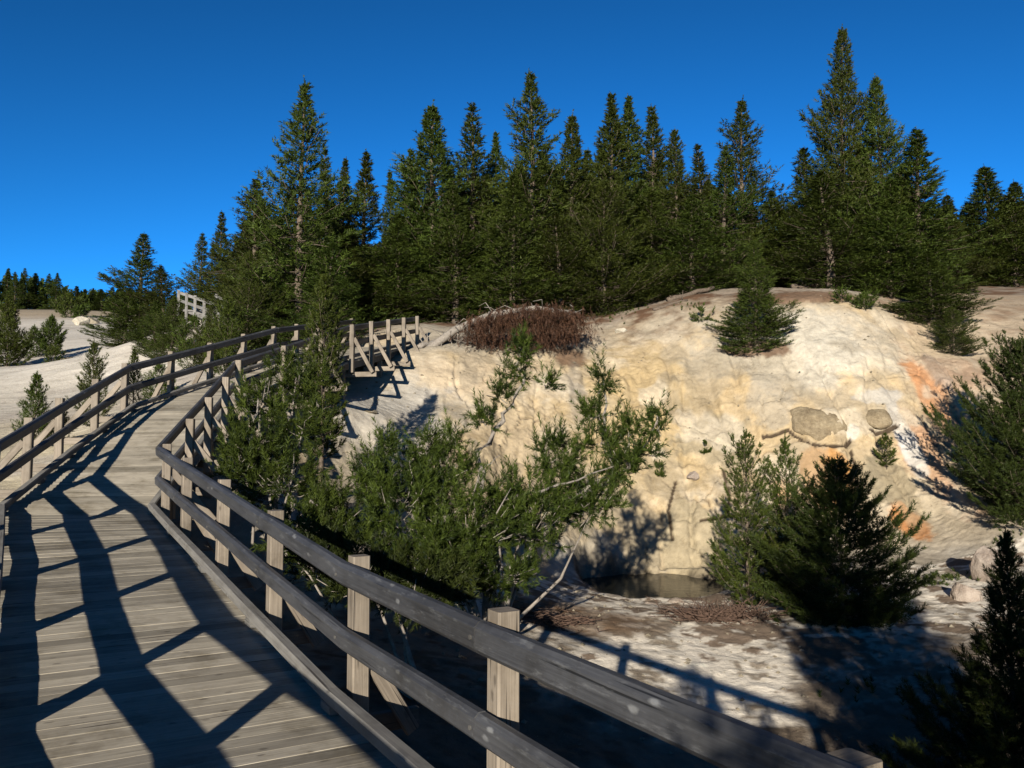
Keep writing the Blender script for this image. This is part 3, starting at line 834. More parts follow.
def hill_tree(u, vtop, d, kind, half, label, group=GH, mat=None):
    """half: crown half-width in pixels"""
    loc = on_ground(u, d, .1); top = at(u, vtop, d)[2]; H = top - loc[2]
    s = (1.25 if kind == 'broad' and u < 300 else 1.58 if kind == 'cone' else 1.88) * half * d / FPX / PW[kind]
    if kind in ('dense', 'narrow'): kind += random.choice(['', '_b', '_c'])
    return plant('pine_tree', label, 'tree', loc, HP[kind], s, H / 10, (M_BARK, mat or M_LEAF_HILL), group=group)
HT = [
 (137, 234, 48, 'dense', 25, 'rounded dense pine at the edge of the pale valley, left of the distant railing'),
 (160, 266, 46, 'dense', 18, 'low bushy pine touching the right side of the rounded valley-edge pine'),
 (195, 235, 60, 'dense', 15, 'short pointed dark pine rising just behind the distant grey railing'),
 (216, 212, 57, 'narrow', 14, 'slim pine with its tip between the pointed dark pine and the big left cluster'),
 (230, 238, 52, 'narrow', 14, 'small slim pine low on the left flank of the big left cluster'),
 (252, 178, 40, 'open', 30, 'full pine forming the left shoulder below the tallest pine of the left cluster'),
 (297, 82, 33, 'open', 38, 'tallest pine of the left cluster, open crown with its light trunk showing near the top'),
 (272, 215, 34, 'broad', 42, 'wide low pine at the foot of the left cluster, above the boardwalk bend'),
 (326, 150, 38, 'narrow', 18, 'narrow pine immediately right of the tallest left-cluster pine'),
 (341, 158, 41, 'spire', 13, 'thin pine tip in the gap between the left cluster and the next round-topped pine'),
 (362, 152, 36, 'narrow', 22, 'round-topped slender pine standing left of the slim dark spire'),
 (388, 171, 44, 'spire', 11, 'slim dark spire with sky on both sides, left of centre'),
 (408, 150, 37, 'dense', 22, 'pine forming the left shoulder of the broad-topped pine left of centre'),
 (432, 102, 36, 'dense', 36, 'broad-topped tall pine, first big one right of the slim dark spire'),
 (470, 109, 38, 'narrow', 27, 'greyish pointed pine between the broad-topped pine and the tall centre pine'),
 (494, 133, 41, 'narrow', 18, 'shorter pine tip tucked against the left of the tall centre pine'),
 (531, 74, 35, 'open', 36, 'tallest pine of the centre, wide open crown and a visible pale trunk'),
 (512, 175, 33, 'dense', 30, 'lower bright green pine in front of the tallest centre pine'),
 (574, 112, 35, 'dense', 27, 'bright green pointed pine right of the tallest centre pine'),
 (590, 150, 37, 'narrow', 20, 'second tip leaning on the bright green pointed pine'),
 (612, 95, 36, 'narrow', 25, 'left one of the twin tall pines right of centre'),
 (630, 97, 38, 'narrow', 24, 'right one of the twin tall pines right of centre'),
 (655, 107, 41, 'narrow', 22, 'tall pine with a bare grey tip, right of the twin tall pines'),
 (680, 130, 39, 'dense', 22, 'rounded grey-green pine next right of the bare-tipped pine'),
 (708, 146, 37, 'narrow', 20, 'pine with a short sharp tip left of the lone open-crowned one'),
 (748, 99, 37, 'open', 30, 'open-crowned tall pine above the medium pine on the slope'),
 (726, 150, 36, 'dense', 24, 'bushy pine against the left side of the open-crowned tall pine'),
 (778, 190, 38, 'open', 24, 'lower pine at the left edge of the sky gap before the tallest right pine'),
 (812, 148, 36, 'dense', 26, 'left shoulder pine of the tallest right-hand group'),
 (850, 28, 35, 'cone', 40, 'tallest pine in the picture, broad-based spire of the right-hand group'),
 (889, 76, 34, 'cone', 38, 'second tallest pine of the right-hand group, just right of the highest one'),
 (925, 130, 32.5, 'narrow', 30, 'third step of the right-hand group, pine with a skirt reaching the bank'),
 (953, 195, 36, 'dense', 20, 'short pine ending the right-hand group on its right'),
 (998, 166, 41, 'dense', 32, 'dark pine on the far right rim with the highest tip there'),
 (1022, 182, 40, 'dense', 24, 'dark pine cut by the right border of the picture'),
 (975, 205, 44, 'narrow', 20, 'pine tip filling the dip left of the dark rim pine'),
 (455, 190, 34, 'dense', 28, 'lower green pine below the greyish pointed pine, behind the dead red tree'),
 (398, 215, 34.5, 'dense', 30, 'bushy low pine above the far end of the boardwalk railing'),
 (345, 225, 34, 'dense', 28, 'low pine below the round-topped slender pine, behind the upper railing'),
 (605, 180, 34, 'broad', 34, 'wide lower pine in front of the twin tall pines, with grey dead branches'),
 (560, 215, 33, 'dense', 26, 'small full pine right behind the dead red tree'),
 (655, 190, 36, 'dense', 26, 'lower pine in front of the bare-tipped pine'),
 (695, 195, 35, 'dense', 26, 'lower pine at the top of the pale bank, left of the medium slope pine'),
 (835, 170, 33.5, 'dense', 34, 'low full pine at the base of the tallest right-hand pine'),
 (895, 180, 32.6, 'dense', 28, 'low pine with a pale bare trunk in the right-hand group'),
 (170, 296, 37, 'broad', 24, 'bushy dark pine hiding the left end of the distant railing'),
 (152, 300, 39, 'dense', 14, 'low spreading pine below the rounded valley-edge pine'),
 (208, 304, 33, 'broad', 18, 'shrubby pine in front of the right end of the distant railing'),
 (245, 250, 31, 'broad', 32, 'wide full pine above the left railing, at the left foot of the left cluster'),
 (122, 288, 47, 'dense', 14, 'ragged pine skirt at the left foot of the rounded valley-edge pine'),
 (325, 240, 30, 'dense', 30, 'full pine right behind the upper left railing, below the narrow pine'),
 (800, 205, 37, 'broad', 30, 'wide low pine left of the right-hand group, above the log'),
]
for a in HT: hill_tree(*a)
for i in range(56):
    u = 240 + 800 * (i + random.random()) / 56; d = random.uniform(41, 56)
    vt = np.interp(u, [240, 300, 390, 440, 530, 600, 660, 720, 780, 850, 900, 960, 1040], [235, 205, 238, 180, 172, 172, 172, 190, 232, 150, 165, 225, 220]) + random.uniform(-22, 18)
    hill_tree(u, vt, d, random.choice(['dense', 'narrow', 'cone']), random.uniform(20, 30),
              'dark pine packed deep inside the forest behind the front row', 'pines deep inside the forest')
# medium pine standing on the bank
hill_tree(758, 240, 28.6, 'cone', 27, 'medium pine standing alone on the pale bank, foliage down to the sand', 'pines on the bank')
hill_tree(936, 250, 30.2, 'dense', 24, 'low dark pine skirt spilling over the right end of the bank', 'pines on the bank')
hill_tree(957, 306, 28.6, 'broad', 15, 'dark rounded shrub pine on the sandy shoulder right of the bank', 'pines on the bank')

# distant tree line
tops = [(-60, 262), (-38, 270), (-18, 266), (2, 268), (9, 272), (19, 269), (30, 273), (41, 274), (51, 273), (71, 286), (80, 289), (88, 288), (97, 289), (108, 287), (114, 288), (122, 290), (60, 288)]
sp = HP['narrow']
for i, (u, v) in enumerate(tops):
    hill_tree(u, v, 186 + (i % 4) * 3, 'narrow' if i % 3 else 'spire', random.uniform(5, 7), 'distant pine of the dark tree line beyond the pale valley', 'pines of the distant tree line')
def distant_forest():
    g = np.random.default_rng(5); Vs = []; Fs = []; n0 = 0
    tv = []
    for k in range(420):
        u = g.uniform(-260, 190); d = g.uniform(188, 235); p = at(u, 400, d); z0 = hsurf(p[0], d)
        vt = np.interp(u, [-260, 0, 45, 70, 130, 190], [262, 275, 279, 291, 292, 294]) + g.uniform(-2, 9)
        H = at(u, vt, d)[2] - z0
        if H < 2: continue
        m = 90; t = g.uniform(0, 1, m) ** .8; rr = H * .15 * (1 - t) + .05; a = g.uniform(0, 6.28, m)
        c = np.stack([p[0] + rr * np.cos(a) * g.uniform(.4, 1, m), d + rr * np.sin(a) * g.uniform(.4, 1, m), z0 + H * (.04 + .96 * t)], 1)
        s = .5
        v1 = c + g.normal(0, s * .6, (m, 3)); v2 = c + g.normal(0, s * .6, (m, 3)); v3 = c + np.stack([np.cos(a) * s, np.sin(a) * s, -.3 * np.ones(m) * s], 1)
        Vs.append(np.stack([v1, v2, v3], 1).reshape(-1, 3)); tv.append(np.repeat(g.uniform(0, 1, m), 3))
    V = np.concatenate(Vs); T = np.concatenate(tv)
    o = link('distant_forest', np_mesh('distant_forest', V, np.arange(len(V)).reshape(-1, 3), tint=T), None, M_LEAF_HILL)
    tag(o, 'dark far-off pine forest filling the skyline beyond the pale valley', 'forest', kind='stuff')
distant_forest()

# ---- nearer pines with finer needles
def near_pine(u, vtop, d, Rm, label, seed, group=None, mat=None, H=None, name='pine_tree', cat='tree', lean=0, **kw):
    loc = on_ground(u, d, .05)
    if H is None: H = at(u, vtop, d)[2] - loc[2]
    kk = dict(seed=seed, H=H, Rm=Rm, base=.03, whorl=.26, nb=6, prof=1.4, peak=.12, irr=.4, up0=5, up1=58, sl=.24, nn=34, ln=.075, w=.011, dens=.95, dead=6, tipup=.45, lean=lean, bare=.25)
    kk.update(kw)
    me = tree_meshes(label[:12], **kk)
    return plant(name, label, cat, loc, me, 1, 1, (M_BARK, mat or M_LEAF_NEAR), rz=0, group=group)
near_pine(745, 434, 17.4, 1.05, 'light green young pine by the right end of the pool, leftmost of the cluster', 101, 'young pines by the pool', gapn=.15, prof=1.5)
near_pine(786, 436, 18.3, .85, 'slender young pine with an airy top, between the light green and the dark one', 102, 'young pines by the pool', prof=1.2, gapn=.15)
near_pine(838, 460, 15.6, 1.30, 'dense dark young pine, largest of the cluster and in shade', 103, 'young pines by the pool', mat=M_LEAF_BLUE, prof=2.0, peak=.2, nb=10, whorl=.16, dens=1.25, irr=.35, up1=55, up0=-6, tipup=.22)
near_pine(795, 520, 16.6, 1.0, 'low bushy pine filling the front of the cluster between the light and the dark pine', 104, 'young pines by the pool', prof=1.8)
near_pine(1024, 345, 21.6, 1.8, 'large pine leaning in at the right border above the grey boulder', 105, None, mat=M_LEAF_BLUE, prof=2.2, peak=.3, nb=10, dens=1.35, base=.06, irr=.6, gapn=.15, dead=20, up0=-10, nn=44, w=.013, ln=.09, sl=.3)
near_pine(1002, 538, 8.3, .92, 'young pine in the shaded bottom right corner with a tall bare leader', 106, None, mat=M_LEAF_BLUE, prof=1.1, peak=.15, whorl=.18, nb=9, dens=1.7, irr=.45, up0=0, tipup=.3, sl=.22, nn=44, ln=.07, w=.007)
# valley saplings
near_pine(34, 376, 20, .55, 'small dark sapling behind the left railing, nearest to the left border', 107, 'saplings in the pale valley', whorl=.2)
near_pine(91, 343, 25, .62, 'taller sapling behind the left railing, right of the nearest sapling', 108, 'saplings in the pale valley', whorl=.22, gapn=.2)
near_pine(60, 415, 21, .4, 'short scrubby sapling peeking through the left railing between two saplings', 109, 'saplings in the pale valley', whorl=.2)
near_pine(132, 352, 27, .45, 'sapling whose tip shows just above the bend of the left railing', 110, 'saplings in the pale valley', whorl=.22)
near_pine(158, 365, 26, .6, 'bushy sapling between the boards of the left railing past its bend', 111, 'saplings in the pale valley', whorl=.22)
near_pine(48, 317, 56, .95, 'mid-valley young pine standing clear on the white ground', 112, 'young pines out in the valley', sl=.4, nn=20, ln=.15, w=.034, whorl=.3, nb=8, prof=1.1)
near_pine(4, 297, 50, 1.35, 'bushy young pine cut by the left border in the valley', 113, 'young pines out in the valley', sl=.4, nn=20, ln=.16, w=.034, whorl=.3, nb=8, prof=1.3)
near_pine(30, 328, 55, .8, 'low shrub pine between the bordering bush and the mid-valley pine', 114, 'young pines out in the valley', sl=.4, nn=16, ln=.14, w=.03, whorl=.3)
near_pine(50, 350, 46, .8, 'spreading low shrub in front of the mid-valley young pine', 115, 'young pines out in the valley', sl=.35, nn=16, ln=.12, w=.03, whorl=.2)
near_pine(192, 318, 33, 1.0, 'airy young pine in front of the distant railing', 116, None, sl=.35, nn=18, ln=.12, w=.024, whorl=.36, gapn=.3)
near_pine(225, 300, 28, 1.0, 'young pine rising behind the left railing past the bend, near the boardwalk turn', 117, None, sl=.34, nn=20, ln=.12, w=.022, whorl=.34, gapn=.25)
near_pine(66, 298, 120, 2.2, 'isolated far pine at the valley head below the tree line', 118, 'far shrubs at the valley head', sl=.8, nn=12, ln=.4, w=.09, whorl=.9, H=3.5)
near_pine(77, 300, 112, 1.8, 'far round shrub at the valley head right of the isolated far pine', 119, 'far shrubs at the valley head', sl=.8, nn=12, ln=.4, w=.09, whorl=.5, H=1.6)
# on the bank
near_pine(703, 311, 30.6, .55, 'small sapling on the open sand left of the medium bank pine', 120, None, sl=.26, nn=18, ln=.10, w=.02)
near_pine(845, 292, 30.3, .45, 'little sapling at the rim of the bank right of the medium pine', 121, None, sl=.24, nn=18, ln=.10, w=.02)
near_pine(886, 440, 25.0, .26, 'tiny upright seedling on the face beside the white streak', 122, 'seedlings on the face', sl=.18, nn=18, ln=.08, w=.018, H=.85)
near_pine(705, 452, 25.9, .22, 'tiny round seedling in the middle of the yellow face', 123, 'seedlings on the face', sl=.15, nn=18, ln=.07, w=.018, H=.32)
near_pine(659, 461, 25.3, .25, 'tiny round seedling on the face beside the sprawling pine', 124, 'seedlings on the face', sl=.15, nn=18, ln=.07, w=.018, H=.36)
near_pine(868, 302, 30.0, .5, 'flat green shrub lying on the rim of the bank beside the little sapling', 125, None, sl=.24, nn=18, ln=.10, w=.02, H=.5, whorl=.12)
near_pine(934, 283, 31.0, .5, 'dark little shrub at the foot of the right-hand pine group', 126, None, sl=.24, nn=18, ln=.10, w=.02, H=.8, mat=M_LEAF_BLUE)

# ---- sprawling pines: limbs to clusters of upward shoots
def sprawl(name, label, base, blobs, limbs, seed, nn=44, ln=.088, w=.012, sl=.28, mat=None, up=.75, group=None, dens=1.55):
    """blobs: (centre, radii, clusters). limbs: polylines with a start radius"""
    g = np.random.default_rng(seed); o = Vector(base)
    t = thing(name, label, 'tree', o, 0, group)
    mb = MB(); tw = mb; P = []; D = []; L = []; T = []
    for pts, r0 in limbs:
        m = len(pts); q = []
        for i in range(m - 1):
            for k in range(4):
                f = k / 4; q.append(np.array(pts[i]) * (1 - f) + np.array(pts[i + 1]) * f + g.normal(0, r0 * .5, 3))
        q.append(np.array(pts[-1]))
        mb.tube(q, [r0 * (1 - .8 * i / (len(q) - 1)) for i in range(len(q))], 7)
    base = np.array(base)
    for c, rad, n in blobs:
        c = np.array(c); rad = np.array(rad)
        if n >= 12:      # a bowed limb into every large clump
            for q_ in range(1):
                e = c + g.normal(0, .35, 3) * rad; st = base + g.normal(0, .06, 3) + np.array([0, 0, .15])
                m1 = st + (e - st) * .4 + np.array([g.normal(0, .15), .1, -.25]); m2 = st + (e - st) * .75 + np.array([g.normal(0, .12), .12, -.16])
                mb.tube([st, m1, m2, e, e + np.array([g.normal(0, .15), .08, .5 * rad[2]])], [.032, .026, .019, .012, .005], 6)
        for k in range(int(n * dens)):
            d = norm(g.normal(size=3)); rr = g.uniform(.25, 1) ** .5
            p = c + d * rad * rr
            # twig back towards the inside of the mass
            s = c + d * rad * rr * g.uniform(.0, .45) + np.array([0, 0, -.45 * rad[2] * g.uniform(.3, 1)])
            mid = (s + p) / 2 + np.array([0, 0, -.12 * np.linalg.norm(p - s)]) + g.normal(0, .04, 3)
            tw.tube([s, mid, p], [.011, .008, .004], 4) if g.uniform() < .6 else None
            ct = g.normal(0, .28)
            main = norm(d * g.uniform(.1, .5) + np.array([0, 0, up * 1.3]) + g.normal(0, .22, 3))
            P.append(p); D.append(main); L.append(sl * g.uniform(1.0, 1.5)); T.append(.55 + ct + g.normal(0, .1))
            for j in range(g.integers(3, 6)):
                dd = norm(d * g.uniform(.1, .7) + np.array([0, 0, up]) * g.uniform(.3, .9) + g.normal(0, .5, 3))
                P.append(p - (p - s) * g.uniform(0, .5) + g.normal(0, .02, 3)); D.append(dd); L.append(sl * g.uniform(.6, 1.05)); T.append(.22 + ct + .35 * (rr - .4) + g.normal(0, .12))
    V, F, Tn = needles(np.array(P), np.array(D), np.array(L), nn, ln, w, g, tint=np.array(T))
    mb.build('trunk', M_TWIG, t, smooth=True, origin=o)
    link('crown', np_mesh('crown', V - base, F, tint=Tn), t, mat or M_LEAF_NEAR)
    return t
def bl(u, v, d, ru, rv, n, depth=None):
    k = d / FPX; return (at(u, v, d), (ru * k, (depth or (ru + rv) / 2 * k), rv * k), n)
b0 = on_ground(490, 12.6)
sprawl('pine_tree', 'sprawling multi-stemmed pine with bare grey limbs in front of the sandy face', b0,
       [bl(400, 500, 12.2, 48, 36, 46), bl(440, 470, 12.8, 36, 26, 26), bl(470, 520, 12.2, 60, 50, 70), bl(530, 520, 12.6, 46, 44, 46), bl(588, 495, 13.2, 42, 36, 36),
        bl(560, 455, 13.2, 24, 22, 14), bl(430, 560, 11.8, 58, 34, 46), bl(500, 570, 12.0, 42, 26, 26), bl(620, 460, 13.4, 26, 26, 16), bl(372, 470, 12.4, 18, 16, 8),
        bl(524, 352, 13.4, 11, 16, 6), bl(500, 395, 13.4, 14, 10, 5), bl(545, 383, 13.4, 10, 8, 3), bl(487, 420, 13.2, 13, 12, 6), bl(388, 452, 12.4, 8, 14, 4), bl(425, 446, 12.6, 8, 16, 4), bl(456, 440, 12.8, 8, 14, 4), bl(365, 495, 12.2, 10, 16, 5), bl(545, 455, 13.0, 10, 18, 5), bl(516, 372, 13.4, 14, 10, 5),
        bl(603, 382, 13.8, 9, 16, 6), bl(600, 412, 13.8, 20, 12, 9), bl(632, 430, 13.8, 12, 18, 7), bl(657, 424, 13.9, 12, 14, 6), bl(645, 450, 13.8, 14, 12, 5), bl(600, 440, 13.6, 26, 16, 9)],
       [([b0, at(485, 560, 12.6), at(478, 500, 12.8), at(482, 450, 13.1), at(505, 410, 13.4), at(520, 385, 13.4), at(523, 350, 13.4)], .075),
        ([b0, at(520, 560, 12.6), at(560, 510, 13.0), at(612, 470, 13.5), at(606, 430, 13.7), at(603, 375, 13.8)], .065),
        ([at(560, 510, 13.0), at(620, 475, 13.6), at(650, 440, 13.8), at(658, 415, 13.9)], .04),
        ([at(500, 500, 12.3), at(540, 490, 12.4), at(575, 480, 12.8), at(640, 455, 13.6)], .03),
        ([b0, at(450, 560, 12.2), at(410, 510, 12.2), at(375, 480, 12.3)], .05),
        ([b0, at(445, 520, 12.0), at(440, 470, 12.6)], .045),
        ([at(440, 520, 12.2), at(470, 505, 12.0), at(480, 470, 12.2), at(500, 455, 12.4)], .018),
        ([at(420, 540, 12.0), at(450, 530, 11.8), at(500, 540, 11.9), at(530, 530, 12.1)], .016)], 201)
b1 = on_ground(272, 13.2)
sprawl('pine_tree', 'crooked bushy pine leaning beside the boardwalk bend, behind the right railing', b1,
       [bl(262, 400, 13.6, 28, 24, 22), bl(300, 385, 13.8, 26, 22, 18), bl(255, 445, 13.0, 34, 28, 30), bl(300, 430, 13.3, 26, 22, 18), bl(285, 480, 12.9, 52, 34, 46), bl(240, 470, 12.7, 20, 20, 12),
        bl(330, 520, 12.2, 40, 30, 34), bl(280, 365, 14.0, 14, 12, 6), bl(318, 408, 13.6, 12, 10, 5), bl(350, 560, 11.6, 50, 30, 34), bl(300, 540, 11.6, 40, 26, 24)],
       [([b1, at(278, 460, 13.2), at(290, 415, 13.6), at(275, 400, 13.8), at(300, 370, 14.0)], .06),
        ([b1, at(262, 470, 13.0), at(252, 430, 13.2), at(258, 395, 13.5)], .045),
        ([b1, at(310, 500, 12.6), at(340, 520, 12.2)], .04)], 202, dens=1.2)
near_pine(321, 272, 17.2, .62, 'upright light green pine overlapping the boardwalk where it turns uphill', 127, None, base=.22, whorl=.26, gapn=.1, dead=12, lean=.02, bare=.2, nb=7, prof=1.8, nn=40, w=.013, sl=.27)
loc = np.array([-.30, -2.6, hsurf(-.30, -2.6) - .1])
plant('pine_tree', 'small blunt pine outside the left railing behind the viewpoint', 'tree', loc,
      tree_meshes('behind', seed=140, H=EYE + .5 - loc[2], Rm=.80, prof=5, whorl=.22, nb=6, sl=.22, nn=20, ln=.08, w=.014), 1, 1, (M_BARK, M_LEAF_NEAR), rz=0)
b2 = on_ground(420, 10.2)
sprawl('pine_tree', 'low shaded pine scrub directly below the near right railing', b2,
       [bl(420, 590, 10.3, 60, 28, 40), bl(360, 575, 10.6, 44, 28, 26), bl(320, 560, 10.8, 30, 24, 14)],
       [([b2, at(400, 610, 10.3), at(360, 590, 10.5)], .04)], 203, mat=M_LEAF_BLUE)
# pines beside the viewpoint, outside the frame, whose shade falls into the picture
loc = np.array([3.35, 1.0, hsurf(3.35, 1.0) - .1])
plant('pine_tree', 'full pine growing close to the right railing just outside the picture', 'tree', loc, HP['broad'], .85, .84, (M_BARK, M_LEAF_HILL), rz=.4)
loc = np.array([7.4, 2.9, hsurf(7.4, 2.9) - .1])
plant('pine_tree', 'shorter pine farther right of the railing outside the picture', 'tree', loc, HP['broad'], .66, .36, (M_BARK, M_LEAF_HILL), rz=1.4)

# ------------------------------------------------------------------ dead red tree, logs, brush
def dead_tree():
    a = np.array(at(440, 350, 27.6)); o = Vector(a); g = np.random.default_rng(31)
    t = thing('fallen_tree', 'fallen dead pine with a curtain of rust-brown needles at the top of the sandy slope', 'fallen tree', o)
    mb = MB()
    trunk = [at(425, 352, 27.4), at(455, 330, 27.8), at(490, 315, 28.2), at(535, 308, 28.6), at(580, 313, 29.2)]
    mb.tube(trunk, [.14, .13, .11, .09, .05], 8)
    for k in range(60):
        f = g.uniform(.15, 1) * 3.99; i = int(f); p = np.array(trunk[i]) * (1 - f + i) + np.array(trunk[i + 1]) * (f - i)
        e = p + np.array([g.normal(0, .35) - .2, g.normal(-.2, .3), g.uniform(-.9, .3)])
        mb.tube([p, (p + e) / 2 + g.normal(0, .08, 3) + np.array([0, 0, .12]), e], [.02, .014, .006], 4)
    mb.build('trunk', M_TWIG, t, smooth=True, origin=o)
    P = []; D = []
    for k in range(2100):
        f = g.uniform(1.55, 3.95); i = int(f); p = np.array(trunk[i]) * (1 - f + i) + np.array(trunk[i + 1]) * (f - i)
        env = .35 + .65 * math.sin(max(0, min(1, (f - 1.5) / 2.6)) * PI) ** .7
        p = p + np.array([g.normal(0, .3), g.normal(-.15, .5), (-1.45 * g.uniform(0, 1) ** 1.2 + .3 * g.uniform()) * env * g.uniform(.6, 1.15)])
        P.append(p); D.append(norm(np.array([g.normal(0, .3), g.normal(-.1, .3), -1.0 + g.uniform(0, .5)])))
    V, F, T = needles(np.array(P), np.array(D), g.uniform(.2, .5, len(P)), 24, .10, .014, g, spread=.6)
    link('crown', np_mesh('dead_crown', V - a, F, tint=T), t, M_LEAF_DEAD)
dead_tree()
def log(label, p0, p1, r, group=None, mat=None, stubs=3, name='log'):
    p0 = np.array(p0); p1 = np.array(p1); o = Vector(p0); g = np.random.default_rng(int(abs(p0[0] * 100)) + 3)
    mb = MB(); n = 7
    pts = [p0 + (p1 - p0) * k / (n - 1) + g.normal(0, r * .25, 3) for k in range(n)]
    mb.tube(pts, [r * (1 - .35 * k / (n - 1)) for k in range(n)], 9)
    for k in range(stubs):
        p = pts[g.integers(1, n - 1)]; e = p + norm(g.normal(size=3) + np.array([0, -.3, .8])) * r * g.uniform(2.5, 6)
        mb.tube([p, e], [r * .3, r * .12], 5)
    ob = mb.build(name, mat or M_TWIG, None, smooth=True, origin=o); ob.location = o
    tag(ob, label, 'log', group)
    return ob
def gp(u, d, dz=0): p = on_ground(u, d, 0); p[2] += dz; return p
log('long grey log lying at the top of the pale bank', gp(668, 33.2, .06), gp(716, 34.2, .10), .12, mat=M_BARK)
log('short grey log lying in front of the long one on the bank top', gp(655, 32.2, .05), gp(690, 32.6, .06), .08, mat=M_BARK)
log('dark log among the trunks left of the right-hand pine group', gp(795, 34.2, .10), gp(835, 34.6, .15), .13, mat=M_BARK)
log('dark stick log on the gully floor beside the brush pile', gp(738, 15.6, .05), gp(790, 16.2, .07), .045, mat=M_BARK)
log('bleached pole lying along the crest beside the far end of the railing', gp(418, 27.2, .06), gp(447, 28.2, .10), .09)
log('dark plank log along the right bank of the pool', gp(716, 19.6, .03), gp(741, 22.2, .06), .06, mat=M_BARK)
def brush(label, u, d, ru, n, seed, h=.3, mat=None):
    c = gp(u, d); g = np.random.default_rng(seed); mb = MB(); o = Vector(c)
    for k in range(n):
        x = c[0] + g.normal(0, ru); y = c[1] + g.normal(0, ru * .45); z = hsurf(x, y)
        p = np.array([x, y, z + g.uniform(0, .12)]); dr = norm(np.array([g.normal(0, 1), g.normal(0, .6), g.uniform(0, .5)]))
        ll = g.uniform(.15, .6); e = p + dr * ll; e[2] = min(e[2], z + h)
        mb.tube([p, (p + e) / 2 + g.normal(0, .04, 3), e], [.009, .007, .003], 4)
    ob = mb.build('brush_pile', mat or M_BARK, None, smooth=True, origin=o); ob.location = o
    tag(ob, label, 'brush')
M_RUST = rockmat('rusty_twig', (.04, .024, .017), (.11, .07, .05), 12, .4)
brush('heap of broken reddish brushwood on the gully floor in front of the pool', 715, 15.9, .42, 520, 61, h=.4, mat=M_RUST)
brush('tangle of grey dead branches left of the fallen red tree', 462, 28.3, .4, 200, 62, h=.6, mat=M_TWIG)
brush('scatter of dead twigs under the sprawling pine near the gully floor', 545, 14.8, .38, 200, 63, h=.12, mat=M_RUST)

# ------------------------------------------------------------------ rocks
def rock(label, c, r, seed, mat, group=None, flat=(1, 1, .75), name='rock'):
    n, m = 44, 28; g = np.random.default_rng(seed); vs = []
    for i in range(m + 1):
        th = PI * i / m
        for k in range(n):
            ph = 2 * PI * k / n; vs.append((math.sin(th) * math.cos(ph), math.sin(th) * math.sin(ph), math.cos(th)))
    v = np.array(vs)
    # cut by a few planes for flat faces, then roughen
    for k in range(9):
        nrm = norm(g.normal(size=3)); off = g.uniform(.48, .82); dd = v @ nrm
        v = v - np.maximum(0, dd - off)[:, None] * nrm * 1.0
    f = fbm(v[:, 0] * 2 + seed, v[:, 1] * 2, v[:, 2] * 2, 4, seed); f2 = fbm(v[:, 0] * 7 + seed, v[:, 1] * 7, v[:, 2] * 7, 3, seed + 9); v = v * (1 + .10 * f + .05 * f2)[:, None]
    v = v * np.array(flat) * r
    fs = []
    for i in range(m):
        for k in range(n): fs.append((i * n + k, (i + 1) * n + k, (i + 1) * n + (k + 1) % n, i * n + (k + 1) % n))
    o = link(name, np_mesh(name, v, fs, smooth=False), None, mat); o.location = Vector(c) - Vector((0, 0, r * .12)); o.rotation_euler = (0, 0, g.uniform(0, 6))
    tag(o, label, 'rock', group); return o
rock('big grey-pink boulder under the right-border pine', gp(990, 18.6, .25), .66, 3, M_ROCK_PINK, flat=(.8, .7, 1.0))
rock('long tan rock slab leaning below the big grey-pink boulder', gp(964, 17.2, .05), .5, 4, M_ROCK_PINK, flat=(.7, .6, .8))
rock('white stone at the foot of the light green young pine', gp(748, 16.3, .06), .17, 5, M_ROCK_PALE)
rock('rounded tan rock on the near rim of the pool', gp(648, 18.5, -.02), .36, 6, M_ROCK_PINK, flat=(1.2, .7, .4))
rock('smaller tan rock right of the rounded one on the pool rim', gp(676, 18.7, -.03), .24, 7, M_ROCK_PINK, flat=(1.2, .7, .6))
rock('pale block at the right bank of the pool', gp(735, 20.0, .05), .3, 8, M_ROCK_PALE)
rock('small grey stone lying on the pale slope below the upper railing', gp(371, 22.4, .02), .16, 9, M_ROCK_GREY, flat=(1.3, .8, .45))
rock('pale stone in the litter below the fallen red tree', gp(622, 31.2, .03), .22, 10, M_ROCK_PALE, flat=(1.2, 1, .6))
rock('rounded tan rock in the valley beneath the tree line', gp(78, 100, .3), 1.1, 12, M_ROCK_PALE)
rock('dark rock beside the rounded tan rock in the valley', gp(88, 104, .3), 1.1, 13, M_ROCK_GREY)
rock('dark stone on the white ground below the mid-valley young pine', gp(63, 50, .1), .5, 14, M_ROCK_GREY, flat=(1.4, 1, .6))
rock('small stump-like rock on the yellow face right of the sprawling pine', np.array(P3(693, 475)) + np.array([0, -.05, 0]), .2, 15, M_ROCK_PINK)
rock('pale rock beneath the crooked bushy pine', gp(308, 15.0, .1), .35, 16, M_ROCK_PALE)

